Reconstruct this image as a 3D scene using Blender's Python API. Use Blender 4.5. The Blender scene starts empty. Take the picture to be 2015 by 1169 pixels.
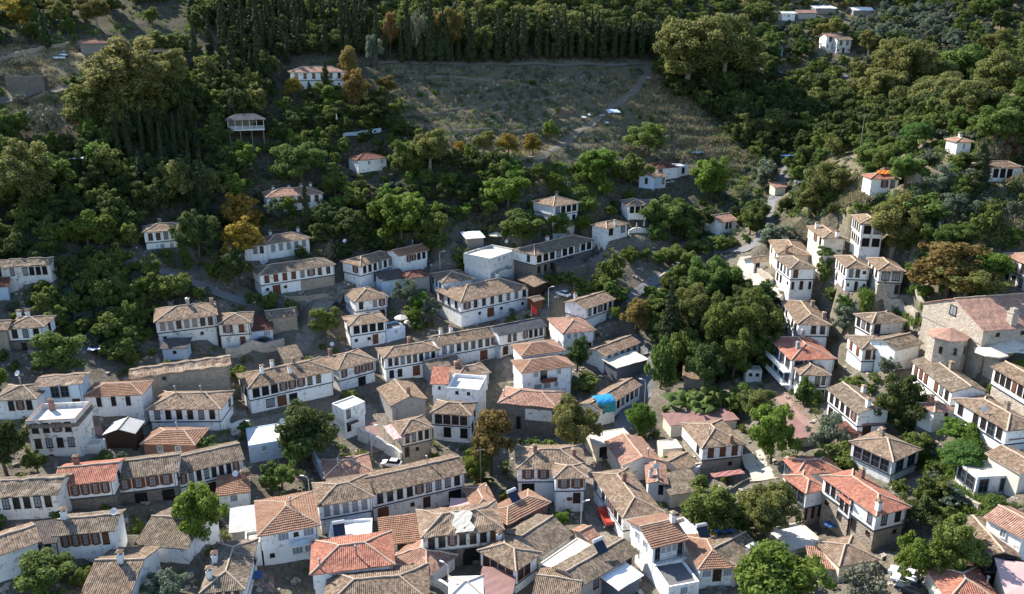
import bpy, math, random
import numpy as np
from mathutils import Vector, Matrix

rng = np.random.default_rng(7)
random.seed(7)
C = bpy.context.scene.collection
S = bpy.context.scene

# ------------------------------------------------------------------ camera
PW, PH, FPX, PITCH, CAMZ = 2015.0, 1169.0, 1600.0, math.radians(18.0), 80.5
cam_d = bpy.data.cameras.new('camera')
cam = bpy.data.objects.new('camera', cam_d); C.objects.link(cam)
cam.location = (0, 0, CAMZ)
cam.rotation_euler = (math.pi/2 - PITCH, 0, 0)
cam_d.sensor_width = 36.0
cam_d.lens = 36.0*FPX/PW
cam_d.clip_start = 1.0; cam_d.clip_end = 4000.0
S.camera = cam

# ------------------------------------------------------------------ sky, sun, exposure
SUN_EL, SUN_AZ = math.radians(37.0), math.radians(-48.0)       # azimuth from +Y, negative = left
sd = Vector((math.sin(SUN_AZ)*math.cos(SUN_EL), math.cos(SUN_AZ)*math.cos(SUN_EL), math.sin(SUN_EL)))
w = bpy.data.worlds.new('World'); S.world = w; w.use_nodes = True
nt = w.node_tree; bg = nt.nodes['Background']
sky = nt.nodes.new('ShaderNodeTexSky'); sky.sky_type = 'NISHITA'; sky.sun_disc = False
sky.sun_elevation = SUN_EL; sky.sun_rotation = SUN_AZ % (2*math.pi)
sky.air_density = 1.0; sky.dust_density = 0.25; sky.ozone_density = 2.5
nt.links.new(sky.outputs[0], bg.inputs[0]); bg.inputs[1].default_value = 0.125
sl = bpy.data.lights.new('sun', 'SUN'); sl.energy = 5.0; sl.angle = math.radians(0.5); sl.color = (1.0, 0.93, 0.82)
so = bpy.data.objects.new('sun', sl); C.objects.link(so)
so.location = sd*300; so.rotation_euler = (-sd).to_track_quat('-Z', 'Y').to_euler()
S.view_settings.view_transform = 'Standard'; S.view_settings.look = 'None'
S.view_settings.gamma = 1.0; S.view_settings.use_curve_mapping = False
S.view_settings.exposure = 1.12
# ------------------------------------------------------------------ materials
MATS = {}
class NT:
    def __init__(s, name, rough=0.9, spec=0.2):
        s.m = bpy.data.materials.new(name); s.m.use_nodes = True; s.t = s.m.node_tree
        s.b = s.t.nodes['Principled BSDF']; s.b.inputs['Roughness'].default_value = rough
        s.b.inputs['Specular IOR Level'].default_value = spec
        MATS[name] = s.m
    def n(s, typ, **kw):
        nd = s.t.nodes.new('ShaderNode'+typ)
        for k, v in kw.items():
            if k.startswith('i_'):
                k = k[2:]; nd.inputs[int(k) if k.isdigit() else k].default_value = v
            else: setattr(nd, k, v)
        return nd
    def l(s, a, b): s.t.links.new(a, b)
    def pos(s): return s.n('NewGeometry').outputs['Position']
    def noise(s, scale, detail=4, vec=None, rough=0.6):
        nd = s.n('TexNoise'); nd.inputs['Scale'].default_value = scale; nd.inputs['Detail'].default_value = detail
        nd.inputs['Roughness'].default_value = rough
        s.l(vec if vec is not None else s.pos(), nd.inputs['Vector']); return nd.outputs['Fac']
    def ramp(s, fac, stops):
        nd = s.n('ValToRGB'); e = nd.color_ramp.elements
        while len(e) < len(stops): e.new(0.5)
        for q, (p, c) in zip(e, stops): q.position = p; q.color = (*c, 1) if len(c) == 3 else c
        s.l(fac, nd.inputs[0]); return nd.outputs[0]
    def mix(s, fac, a, b, mode='MIX'):
        nd = s.n('Mix', data_type='RGBA', blend_type=mode)
        for sock, v in ((nd.inputs[0], fac), (nd.inputs[6], a), (nd.inputs[7], b)):
            if hasattr(v, 'links'): s.l(v, sock)
            elif isinstance(v, (int, float)): sock.default_value = v
            else: sock.default_value = (*v, 1)
        return nd.outputs[2]
    def math(s, op, a, b=0.0, c=None):
        nd = s.n('Math', operation=op)
        for i, v in enumerate((a, b) if c is None else (a, b, c)):
            if hasattr(v, 'links'): s.l(v, nd.inputs[i])
            else: nd.inputs[i].default_value = v
        return nd.outputs[0]
    def bump(s, h, strength=0.4, dist=0.05):
        nd = s.n('Bump'); nd.inputs['Strength'].default_value = strength; nd.inputs['Distance'].default_value = dist
        s.l(h, nd.inputs['Height']); s.l(nd.outputs[0], s.b.inputs['Normal'])
    def col(s, c):
        if hasattr(c, 'links'): s.l(c, s.b.inputs['Base Color'])
        else: s.b.inputs['Base Color'].default_value = (*c, 1)
        return s.m
def g3(v): return (v, v, v)

def plain(name, c, rough=0.85, var=0.25, scale=3.0, spec=0.2, metal=0.0):
    a = NT(name, rough, spec); f = a.noise(scale, 5)
    a.b.inputs['Metallic'].default_value = metal
    return a.col(a.mix(f, tuple(x*(1-var) for x in c), tuple(min(1, x*(1+var)) for x in c)))

def plaster(name, c, stain=(0.42, 0.38, 0.33), amount=0.55):
    a = NT(name, 0.92, 0.1)
    f1 = a.noise(0.9, 6); f2 = a.noise(5.0, 5)
    mp = a.n('Mapping'); mp.inputs['Scale'].default_value = (1.5, 1.5, 0.28); a.l(a.pos(), mp.inputs[0])
    st = a.noise(1.0, 5, mp.outputs[0])
    inf = a.n('ObjectInfo').outputs['Random']
    base = a.mix(inf, tuple(x*0.9 for x in c), tuple(min(.86, x*1.05) for x in c))
    base = a.mix(a.ramp(f2, [(0.3, g3(0)), (0.8, g3(0.35))]), base, tuple(x*0.82 for x in c))
    m1 = a.math('MULTIPLY', a.ramp(st, [(0.53, g3(0)), (0.75, g3(amount*.8))]), 1.0)
    base = a.mix(m1, base, stain)
    m2 = a.ramp(f1, [(0.585, g3(0)), (0.61, g3(amount*.9))])
    base = a.mix(m2, base, tuple(x*0.8 for x in stain))
    a.bump(f2, 0.25, 0.03)
    return a.col(base)

def tiles(name, c1, c2, moss=(0.16, 0.13, 0.10), mo=0.5, pu=0.29, pv=0.43, pale=None):
    a = NT(name, 0.93, 0.1)
    uv = a.n('UVMap').outputs[0]; sep = a.n('SeparateXYZ'); a.l(uv, sep.inputs[0])
    u = a.math('DIVIDE', sep.outputs[0], pu); v = a.math('DIVIDE', sep.outputs[1], pv)
    fu = a.math('FLOOR', u); fv = a.math('FLOOR', v)
    cmb = a.n('CombineXYZ'); a.l(fu, cmb.inputs[0]); a.l(fv, cmb.inputs[1]); a.l(a.math('MULTIPLY', a.n('ObjectInfo').outputs['Random'], 50.0), cmb.inputs[2])
    wn = a.n('TexWhiteNoise'); a.l(cmb.outputs[0], wn.inputs[0])
    base = a.mix(wn.outputs['Value'], c1, c2)
    big = a.noise(0.55, 6); mid = a.noise(2.3, 6)
    base = a.mix(a.ramp(big, [(0.42, g3(0)), (0.68, g3(mo))]), base, moss)
    base = a.mix(a.ramp(mid, [(0.55, g3(0)), (0.75, g3(mo*0.7))]), base, tuple(x*0.45 for x in c1))
    if pale: base = a.mix(a.ramp(a.noise(0.33, 5), [(0.52, g3(0)), (0.64, g3(0.7))]), base, pale)
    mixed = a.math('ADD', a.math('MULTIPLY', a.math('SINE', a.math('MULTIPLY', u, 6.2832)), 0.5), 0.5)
    step = a.math('FRACT', v)
    h = a.math('ADD', a.math('MULTIPLY', mixed, 0.8), a.math('MULTIPLY', a.math('SUBTRACT', 1.0, step), 0.4))
    h = a.math('ADD', h, a.math('MULTIPLY', wn.outputs['Value'], 0.35))
    a.bump(h, 1.0, 0.09)
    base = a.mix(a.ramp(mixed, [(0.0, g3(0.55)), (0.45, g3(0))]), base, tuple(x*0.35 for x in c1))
    return a.col(base)

def stone(name, c1, c2, mortar, size=0.42):
    a = NT(name, 0.95, 0.1)
    mp = a.n('Mapping'); mp.inputs['Scale'].default_value = (1/size, 1/size, 1.5/size); a.l(a.pos(), mp.inputs[0])
    v = a.n('TexVoronoi'); a.l(mp.outputs[0], v.inputs['Vector']); v.inputs['Scale'].default_value = 1.0
    e = a.n('TexVoronoi', feature='DISTANCE_TO_EDGE'); a.l(mp.outputs[0], e.inputs['Vector']); e.inputs['Scale'].default_value = 1.0
    sp = a.n('SeparateColor'); a.l(v.outputs['Color'], sp.inputs[0])
    base = a.mix(sp.outputs[0], c1, c2)
    base = a.mix(a.ramp(a.noise(0.8, 5), [(0.35, g3(0)), (0.7, g3(0.5))]), base, tuple(x*0.6 for x in c1))
    base = a.mix(a.ramp(e.outputs[0], [(0.02, g3(0.8)), (0.10, g3(0))]), base, mortar)
    a.bump(a.ramp(e.outputs[0], [(0.0, g3(0)), (0.18, g3(1))]), 0.8, 0.08)
    return a.col(base)

plaster('white', (0.83, 0.83, 0.81), amount=0.6); plaster('old_white', (0.70, 0.68, 0.64), (0.30, 0.26, 0.22), 0.8)
plaster('cream', (0.66, 0.60, 0.50)); plaster('pinkish', (0.55, 0.42, 0.36)); plaster('grey_plaster', (0.36, 0.35, 0.34), (0.2, 0.19, 0.18), 0.6)
plaster('blue_white', (0.50, 0.62, 0.74)); plaster('mortar', (0.52, 0.40, 0.30)); plaster('bright', (0.72, 0.71, 0.68), (0.42, 0.40, 0.37), 0.6)
plaster('concrete', (0.56, 0.52, 0.45), (0.30, 0.28, 0.25), 0.6); plaster('dark_concrete', (0.17, 0.17, 0.17), (0.1, 0.1, 0.1), 0.5)
tiles('brown', (0.140, 0.098, 0.070), (0.40, 0.30, 0.22), (0.15, 0.105, 0.07)); tiles('tan', (0.170, 0.117, 0.082), (0.45, 0.335, 0.245), (0.19, 0.135, 0.09))
tiles('weathered', (0.130, 0.102, 0.075), (0.37, 0.295, 0.225), (0.13, 0.105, 0.075), 0.7); tiles('patchy', (0.20, 0.135, 0.095), (0.44, 0.32, 0.235), (0.22, 0.17, 0.12), 0.6, pale=(0.46, 0.37, 0.28))
tiles('red', (0.33, 0.125, 0.085), (0.58, 0.27, 0.19), (0.27, 0.15, 0.11), 0.4); tiles('rose', (0.29, 0.155, 0.11), (0.53, 0.33, 0.25), (0.25, 0.16, 0.12), 0.4)
tiles('course', (0.33, 0.18, 0.12), (0.46, 0.29, 0.20), (0.24, 0.15, 0.11), 0.4); tiles('maroon', (0.17, 0.075, 0.06), (0.26, 0.13, 0.10), (0.12, 0.07, 0.06), 0.4)
tiles('dark', (0.10, 0.085, 0.08), (0.17, 0.145, 0.135), (0.08, 0.07, 0.065), 0.5); tiles('slate', (0.075, 0.08, 0.09), (0.13, 0.135, 0.15), (0.06, 0.06, 0.065), 0.4)
tiles('church_roof', (0.36, 0.20, 0.15), (0.56, 0.36, 0.28), (0.42, 0.26, 0.2), 0.3)
stone('stone', (0.30, 0.25, 0.20), (0.46, 0.39, 0.31), (0.36, 0.31, 0.25)); stone('pale_stone', (0.36, 0.31, 0.26), (0.54, 0.48, 0.40), (0.5, 0.45, 0.38), 0.5)
stone('dark_stone', (0.15, 0.13, 0.115), (0.26, 0.23, 0.20), (0.22, 0.2, 0.17)); stone('brick', (0.30, 0.14, 0.10), (0.42, 0.22, 0.16), (0.4, 0.32, 0.27), 0.22)
stone('cobble', (0.22, 0.19, 0.16), (0.36, 0.32, 0.27), (0.16, 0.13, 0.10), 0.45)
plain('dark_wood', (0.05, 0.028, 0.02)); plain('brown_wood', (0.14, 0.055, 0.03)); plain('orange_wood', (0.30, 0.13, 0.05)); plain('grey_wood', (0.22, 0.2, 0.18))
plain('dark_fascia', (0.07, 0.06, 0.055)); plain('band', (0.04, 0.06, 0.09)); plain('white_trim', (0.74, 0.74, 0.72)); plain('grey_trim', (0.12, 0.13, 0.15))
plain('pane', (0.018, 0.022, 0.028), 0.15, 0.3, 1.0, 0.5); plain('curtain_pane', (0.22, 0.24, 0.27), 0.4, 0.4, 4.0, 0.4); plain('blue_pane', (0.10, 0.22, 0.33), 0.2, 0.3, 1.0, 0.5)
plain('dark_opening', (0.012, 0.012, 0.013)); plain('metal', (0.35, 0.36, 0.37), 0.45, 0.2, 3.0, 0.5, 0.6); plain('galvanised', (0.55, 0.56, 0.57), 0.5, 0.2, 2.0, 0.4)
plain('sheet_grey', (0.42, 0.42, 0.41), 0.7, 0.2, 0.8); plain('sheet_white', (0.78, 0.78, 0.77), 0.6, 0.08, 0.8); plain('sheet_mauve', (0.25, 0.145, 0.13), 0.7, 0.15, 0.8); plain('sheet_pink', (0.55, 0.36, 0.34), 0.7, 0.15, 0.8)
plain('tarp_blue', (0.02, 0.24, 0.46), 0.5, 0.15, 1.0, 0.4); plain('tarp_teal', (0.02, 0.24, 0.27), 0.55, 0.25, 1.0, 0.4); plain('deep_blue', (0.035, 0.10, 0.25), 0.5, 0.2, 1.0, 0.4)
plain('canvas', (0.60, 0.55, 0.46), 0.9, 0.08, 1.0); plain('cloth_red', (0.55, 0.03, 0.03), 0.8, 0.1, 2.0); plain('faded_red', (0.36, 0.17, 0.15), 0.8, 0.3, 1.5)
plain('awning_red', (0.50, 0.07, 0.09), 0.7, 0.1, 2.0); plain('orange_sheet', (0.75, 0.22, 0.04), 0.7, 0.1, 2.0)
plain('paint_red', (0.42, 0.06, 0.035), 0.35, 0.1, 2.0, 0.5); plain('paint_white', (0.75, 0.75, 0.75), 0.3, 0.04, 2.0, 0.5); plain('paint_dark', (0.03, 0.035, 0.05), 0.3, 0.1, 2.0, 0.5); plain('rubber', (0.02, 0.02, 0.02))
plain('bark', (0.10, 0.08, 0.06), 0.95, 0.4, 4.0); plain('pale_bark', (0.24, 0.21, 0.17), 0.95, 0.4, 3.0); plain('dish', (0.72, 0.72, 0.70), 0.6, 0.05); plain('solar_glass', (0.015, 0.02, 0.04), 0.12, 0.2, 1.0, 0.6)
plain('lamp_glass', (0.8, 0.8, 0.78), 0.3, 0.03)

def foliage(name, c1, c2, hue=0.12, transl=0.5):
    a = NT(name, 0.75, 0.25)
    at = a.n('VertexColor', layer_name='tint'); sp = a.n('SeparateColor'); a.l(at.outputs[0], sp.inputs[0])
    base = a.mix(sp.outputs[0], c1, c2)
    r = a.n('ObjectInfo').outputs['Random']
    hs = a.n('HueSaturation'); a.l(base, hs.inputs['Color'])
    a.l(a.math('ADD', 0.5-0.022, a.math('MULTIPLY', r, 0.044)), hs.inputs['Hue'])
    a.l(a.math('ADD', 1.0-hue*1.6, a.math('MULTIPLY', a.math('FRACT', a.math('MULTIPLY', r, 7.31)), hue*3.2)), hs.inputs['Value'])
    a.col(hs.outputs[0])
    tr = a.n('BsdfTranslucent'); a.l(hs.outputs[0], tr.inputs[0])
    ms = a.n('MixShader'); ms.inputs[0].default_value = transl
    a.l(a.b.outputs[0], ms.inputs[1]); a.l(tr.outputs[0], ms.inputs[2])
    a.l(ms.outputs[0], a.t.nodes['Material Output'].inputs['Surface'])
    return a.m
foliage('leaf_green', (0.076, 0.122, 0.026), (0.205, 0.262, 0.066)); foliage('leaf_bright', (0.090, 0.160, 0.021), (0.205, 0.278, 0.053))
foliage('leaf_dark', (0.040, 0.068, 0.020), (0.122, 0.165, 0.050)); foliage('leaf_olive', (0.105, 0.138, 0.092), (0.225, 0.268, 0.190))
foliage('leaf_plane', (0.115, 0.130, 0.034), (0.300, 0.300, 0.100)); foliage('leaf_yellow', (0.197, 0.156, 0.021), (0.409, 0.306, 0.060))
foliage('leaf_autumn', (0.150, 0.112, 0.030), (0.290, 0.215, 0.075)); foliage('leaf_rust', (0.136, 0.036, 0.024), (0.258, 0.086, 0.055))
foliage('leaf_cypress', (0.020, 0.032, 0.014), (0.061, 0.080, 0.030), 0.1, 0.1); foliage('leaf_pine', (0.066, 0.132, 0.027), (0.156, 0.229, 0.060))
foliage('leaf_bare', (0.115, 0.112, 0.075), (0.230, 0.220, 0.155), 0.1, 0.1); foliage('leaf_dry', (0.220, 0.190, 0.105), (0.400, 0.360, 0.225), 0.1, 0.2)
# ------------------------------------------------------------------ the ground as a height field
CP, SPN = math.cos(PITCH), math.sin(PITCH)
def ray(px, py):
    xv = (px-PW/2)/FPX; yv = (py-PH/2)/FPX
    return np.array([xv, CP-yv*SPN, -(SPN+yv*CP)])
GSC = 1.15
def at_dist(px, py, d):
    d *= GSC
    r = ray(px, py); r = r/np.linalg.norm(r)
    return np.array([0, 0, CAMZ]) + r*d

ctrl = []
base = [(1150,119),(1050,130),(950,143),(850,156),(750,170),(650,183),(550,196),(450,210),(350,227),(250,247),(190,260),(128,276),(60,300),(0,330),(-90,395)]
for x in (40, 420, 800, 1130):
    for y, d in base:
        if x == 1130 and y < 300: d *= 1.03
        ctrl.append(at_dist(x, y, d))
# right-hand hillside lies nearer, the valley between runs back
for x, y, d in [(1450,1130,122),(1450,1000,136),(1450,850,155),(1440,720,174),(1400,600,196),(1400,500,214),(1430,400,236),(1500,330,252),(1560,260,275),(1350,160,290),(1560,140,322),(1650,90,345),(1540,20,375),(1750,30,385),(1950,20,390),(1850,100,350),(1760,200,300),(1700,280,262),(1960,120,330),
                (1750,1130,120),(1980,1130,118),(1750,1000,134),(1980,1000,131),(1750,850,149),(1980,850,146),(1560,740,168),(1750,720,162),(1980,740,158),(1560,600,182),(1750,560,176),(1980,560,172),(1620,470,194),(1750,400,188),(1980,430,182),(1720,390,189),(1860,310,198),(2000,300,193),(1990,210,215),(1880,270,205),(1650,360,215)]:
    ctrl.append(at_dist(x, y, d))
for x in (1300, 1800, 2100):
    ctrl.append(at_dist(x, -100, 440))
# around the frame
for p in [(-260,60,2),(-60,55,0),(60,50,-1),(220,60,2),(-260,-120,4),(0,-150,0),(260,-120,6),(-300,200,40),(-330,330,110),(320,160,30),(340,330,105),
          (-350,560,190),(0,560,185),(350,560,185),(-350,760,230),(0,760,230),(350,760,230),(-600,300,110),(600,300,110),(-600,0,20),(600,0,30),(-600,760,230),(600,760,230)]:
    ctrl.append(np.array(p, float)*GSC)
ctrl = np.array(ctrl)
def tps_fit(P, z, lam=40.0):
    n = len(P)
    d = np.linalg.norm(P[:, None]-P[None], axis=2)
    K = np.where(d > 0, d*d*np.log(d+1e-9), 0)
    K += np.eye(n)*lam
    Q = np.c_[np.ones(n), P]
    A = np.block([[K, Q], [Q.T, np.zeros((3, 3))]])
    return np.linalg.solve(A, np.r_[z, 0, 0, 0])
_S = 100.0
_P = ctrl[:, :2]/_S
_w = tps_fit(_P, ctrl[:, 2], 0.01)
def tps(x, y):
    X = np.stack([np.ravel(x), np.ravel(y)], 1)/_S
    out = np.zeros(len(X))
    for i in range(0, len(X), 20000):
        q = X[i:i+20000]
        d2 = ((q[:, None]-_P[None])**2).sum(2)
        out[i:i+20000] = (0.5*d2*np.log(d2+1e-12))@_w[:-3] + _w[-3] + q@_w[-2:]
    return out.reshape(np.shape(x))
# non uniform grid: fine where the photograph looks
gx = np.r_[np.arange(-700, -270, 17), np.arange(-270, 270, 1.5), np.arange(270, 701, 17)]
gy = np.r_[np.arange(-175, 85, 13), np.arange(85, 390, 1.5), np.arange(390, 480, 3), np.arange(480, 876, 14)]
GX, GY = np.meshgrid(gx, gy, indexing='ij')
GZ = tps(GX, GY)
def vnoise(x, y, seed=0):
    xi = np.floor(x).astype(int); yi = np.floor(y).astype(int)
    fx = x-xi; fy = y-yi
    fx = fx*fx*(3-2*fx); fy = fy*fy*(3-2*fy)
    def h(a, b):
        n = (a*374761393 + b*668265263 + seed*974711) & 0x7fffffff
        n = ((n ^ (n >> 13))*1274126177) & 0x7fffffff
        return ((n ^ (n >> 16)) & 0xffff)/65535.0
    return (h(xi, yi)*(1-fx)+h(xi+1, yi)*fx)*(1-fy) + (h(xi, yi+1)*(1-fx)+h(xi+1, yi+1)*fx)*fy
GZ0 = GZ.copy()
GZ = GZ + (vnoise(GX/9, GY/9, 1)-.5)*1.0 + (vnoise(GX/3.5, GY/3.5, 2)-.5)*0.45
# low terraces worked into the open hillside
_h = GZ0+(vnoise(GX/14, GY/14, 11)-.5)*3; _st = _h/3.4; _fr = _st-np.floor(_st)
_m = np.clip((GY-215)/12, 0, 1)*np.clip((GX+75)/15, 0, 1)*np.clip((110-GX)/20, 0, 1)*np.clip((330-GY)/20, 0, 1)
GZ = GZ+_m*(np.clip((_fr-.25)/.5, 0, 1)-_fr)*2.4
def gz(x, y, Z=None):
    Z = GZ if Z is None else Z
    i = np.clip(np.searchsorted(gx, x)-1, 0, len(gx)-2); j = np.clip(np.searchsorted(gy, y)-1, 0, len(gy)-2)
    a = (x-gx[i])/(gx[i+1]-gx[i]); b = (y-gy[j])/(gy[j+1]-gy[j])
    return (Z[i, j]*(1-a)+Z[i+1, j]*a)*(1-b)+(Z[i, j+1]*(1-a)+Z[i+1, j+1]*a)*b
TS = np.arange(70, 720, 0.4)
def hit(px, py, h=0.0, Z=None):
    """first point of the pixel's sight line that lies h above the ground"""
    r = ray(px, py); r = r/np.linalg.norm(r)
    P = np.array([0, 0, CAMZ])[None]+TS[:, None]*r[None]
    g = P[:, 2]-gz(P[:, 0], P[:, 1], Z)-h
    k = np.argmax(g < 0)
    if g[k] >= 0: k = len(TS)-1
    if k == 0: return P[0]
    t = g[k-1]/(g[k-1]-g[k]+1e-9)
    return P[k-1]*(1-t)+P[k]*t
def on_plane(px, py, z):
    r = ray(px, py)
    t = (z-CAMZ)/r[2]
    return np.array([0, 0, CAMZ])+r*t
# ------------------------------------------------------------------ mesh helpers
class MB:
    def __init__(s): s.v = []; s.f = []; s.uv = []
    def add(s, vs, fs, uvs=None):
        o = len(s.v); s.v += [tuple(map(float, p)) for p in vs]
        for k, f in enumerate(fs):
            s.f.append(tuple(i+o for i in f)); s.uv.append(uvs[k] if uvs else [(0, 0)]*len(f))
    def box(s, c, h, R=None):
        """axis box: centre c, half sizes h, R = 3x3 columns of axes"""
        A = np.eye(3) if R is None else R
        c = np.array(c, float); vs = []
        for i in (-1, 1):
            for j in (-1, 1):
                for k in (-1, 1): vs.append(c+A[:, 0]*h[0]*i+A[:, 1]*h[1]*j+A[:, 2]*h[2]*k)
        s.add(vs, [(0, 1, 3, 2), (4, 6, 7, 5), (0, 4, 5, 1), (2, 3, 7, 6), (0, 2, 6, 4), (1, 5, 7, 3)])
    def prism(s, poly, z0, z1):
        n = len(poly)
        z0 = [z0]*n if np.isscalar(z0) else z0; z1 = [z1]*n if np.isscalar(z1) else z1
        vs = [(p[0], p[1], z0[i]) for i, p in enumerate(poly)]+[(p[0], p[1], z1[i]) for i, p in enumerate(poly)]
        s.add(vs, [tuple(range(n))[::-1], tuple(range(n, 2*n))]+[(i, (i+1) % n, n+(i+1) % n, n+i) for i in range(n)])
    def tube(s, pts, rad, n=6, cap=True):
        pts = [np.array(p, float) for p in pts]
        rad = [rad]*len(pts) if np.isscalar(rad) else rad
        vs = []
        for i, p in enumerate(pts):
            d = pts[min(i+1, len(pts)-1)]-pts[max(i-1, 0)]; d = d/(np.linalg.norm(d)+1e-9)
            a = np.cross(d, (0, 0, 1) if abs(d[2]) < .9 else (1, 0, 0)); a /= np.linalg.norm(a); b = np.cross(d, a)
            for k in range(n):
                t = 2*math.pi*k/n; vs.append(p+(a*math.cos(t)+b*math.sin(t))*rad[i])
        fs = [(i*n+k, i*n+(k+1) % n, (i+1)*n+(k+1) % n, (i+1)*n+k) for i in range(len(pts)-1) for k in range(n)]
        if cap: fs += [tuple(range(n))[::-1], tuple(range((len(pts)-1)*n, len(pts)*n))]
        s.add(vs, fs)
    def mesh(s, name, mat, M=None):
        me = bpy.data.meshes.new(name)
        vs = s.v if M is None else [tuple(M @ Vector(p)) for p in s.v]
        me.from_pydata(vs, [], s.f)
        ul = me.uv_layers.new(name='UVMap')
        flat = [c for f in s.uv for p in f for c in p]
        ul.data.foreach_set('uv', flat)
        me.materials.append(MATS[mat]); me.validate(); me.update()
        return me
    def build(s, name, mat, parent=None, M=None):
        o = bpy.data.objects.new(name, s.mesh(name, mat, M)); C.objects.link(o)
        if parent: o.parent = parent
        return o
def empty(name, loc, yaw=0.0, label=None, cat=None, group=None):
    o = bpy.data.objects.new(name, None); C.objects.link(o); o.location = tuple(map(float, loc)); o.rotation_euler = (0, 0, yaw)
    o.empty_display_size = 0.5
    tag(o, label, cat, group); return o
def tag(o, label=None, cat=None, group=None, kind=None):
    for k, v in (('label', label), ('category', cat), ('group', group), ('kind', kind)):
        if v: o[k] = v
    return o
def child(name, me, parent, M=None):
    o = bpy.data.objects.new(name, me); C.objects.link(o); o.parent = parent
    if M is not None: o.matrix_local = M
    return o
def rootM(o): return Matrix.LocRotScale(o.location, o.rotation_euler, o.scale)
def copy_tree(o, parent=None):
    c = o.copy(); C.objects.link(c)
    if parent: c.parent = parent
    for ch in list(o.children): copy_tree(ch, c)
    return c

# ------------------------------------------------------------------ window and door kit (shared meshes, x along wall, -y outwards, z up, origin at centre)
KIT = {}
def frame_mb(w, h, t=0.09, d=0.10, bars_v=1, bars_h=1, arch=False):
    m = MB()
    for sx in (-1, 1): m.box((sx*(w/2-t/2), -d/2, 0), (t/2, d/2, h/2))
    for sz in (-1, 1): m.box((0, -d/2, sz*(h/2-t/2)), (w/2-t, d/2, t/2))
    for i in range(bars_v): m.box((-w/2+w*(i+1)/(bars_v+1), -d/2+.02, 0), (.03, d/2-.03, h/2-t))
    for i in range(bars_h): m.box((0, -d/2+.022, -h/2+h*(i+1)/(bars_h+1)), (w/2-t, d/2-.034, .025))
    m.box((0, -d*.8, -h/2-.04), (w/2+.06, d*.8, .04))
    if arch:
        n = 7                                   # curved spandrels in the top corners
        for sx in (-1, 1):
            pts = [(sx*(w/2-t), h/2-t)]
            for k in range(n+1):
                a = math.pi/2*k/n; pts.append((sx*(w/2-t)*math.cos(a), h/2-t-.38+.38*math.sin(a)))
            vs = [(p[0], -.075, p[1]) for p in pts]
            fs = [(0, k, k+1) if sx < 0 else (0, k+1, k) for k in range(1, n+1)]
            m.add(vs, fs)
    return m
def pane_mb(w, h, y=-0.015):
    m = MB(); m.add([(-w/2+.05, y, -h/2+.05), (w/2-.05, y, -h/2+.05), (w/2-.05, y, h/2-.05), (-w/2+.05, y, h/2-.05)], [(0, 1, 2, 3)]); return m
def shutter_mb(w, h):
    m = MB(); m.box((0, -.045, 0), (w/2, .03, h/2))
    for k in range(5): m.box((0, -.085, -h/2+h*(k+.5)/5), (w/2-.06, .012, h*.035))
    for sx in (-1, 1): m.box((sx*(w/2-.04), -.085, 0), (.035, .012, h/2))
    return m
def kit(key, w, h, fmat, pmat, bv, bh, arch=False):
    KIT[key] = (frame_mb(w, h, bars_v=bv, bars_h=bh, arch=arch).mesh('window', fmat), pane_mb(w, h).mesh('pane', pmat), w, h)
kit('T', 1.10, 1.90, 'dark_wood', 'pane', 1, 2); kit('S', 1.16, 1.85, 'brown_wood', 'curtain_pane', 1, 2); kit('A', 1.80, 1.96, 'dark_wood', 'dark_opening', 1, 0, True)
kit('B', 2.03, 2.07, 'brown_wood', 'pane', 2, 1, True); kit('M', 1.74, 1.40, 'white_trim', 'curtain_pane', 2, 0); kit('s', 0.75, 0.67, 'dark_wood', 'pane', 1, 0)
kit('O', 1.10, 1.90, 'orange_wood', 'curtain_pane', 1, 2); kit('V', 2.20, 2.35, 'grey_trim', 'pane', 1, 1); kit('K', 1.10, 1.90, 'grey_wood', 'curtain_pane', 1, 2); kit('U', 1.04, 1.74, 'band', 'blue_pane', 1, 1)
kit('w', 1.04, 1.34, 'white_trim', 'curtain_pane', 1, 0)
SH = {'S': shutter_mb(0.55, 1.80).mesh('shutter', 'brown_wood'), 'C': shutter_mb(1.08, 1.84).mesh('shutter', 'brown_wood')}
KIT['C'] = (frame_mb(1.2, 1.95, bars_v=0, bars_h=0).mesh('window', 'dark_wood'), None, 1.2, 1.95)
PALT = {k: pane_mb(KIT[k][2], KIT[k][3]).mesh('pane', 'curtain_pane') for k in 'TA'}
def door_mb(w, h, arch):
    m = MB()
    for sx in (-1, 1): m.box((sx*(w/2+.06), -.08, 0), (.07, .08, h/2))
    m.box((0, -.08, h/2+.07), (w/2+.13, .08, .07))
    m.box((0, -.03, 0), (w/2-.012, .02, h/2))
    for sx in (-1, 1):
        for k in (-1, 0, 1): m.box((sx*w/4, -.06, k*h*.3), (w*.17, .015, h*.11))
    return m
DOOR = {'D': (door_mb(1.1, 2.1, 0).mesh('door', 'dark_wood'), 1.1, 2.1), 'E': (door_mb(1.7, 2.4, 1).mesh('door', 'brown_wood'), 1.7, 2.4), 'G': (door_mb(2.1, 2.2, 0).mesh('door', 'dark_opening'), 2.1, 2.2)}
_h = MB(); _h.box((0, 0, 0), (.03, .03, .09)); HANDLE = _h.mesh('handle', 'metal')

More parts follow.
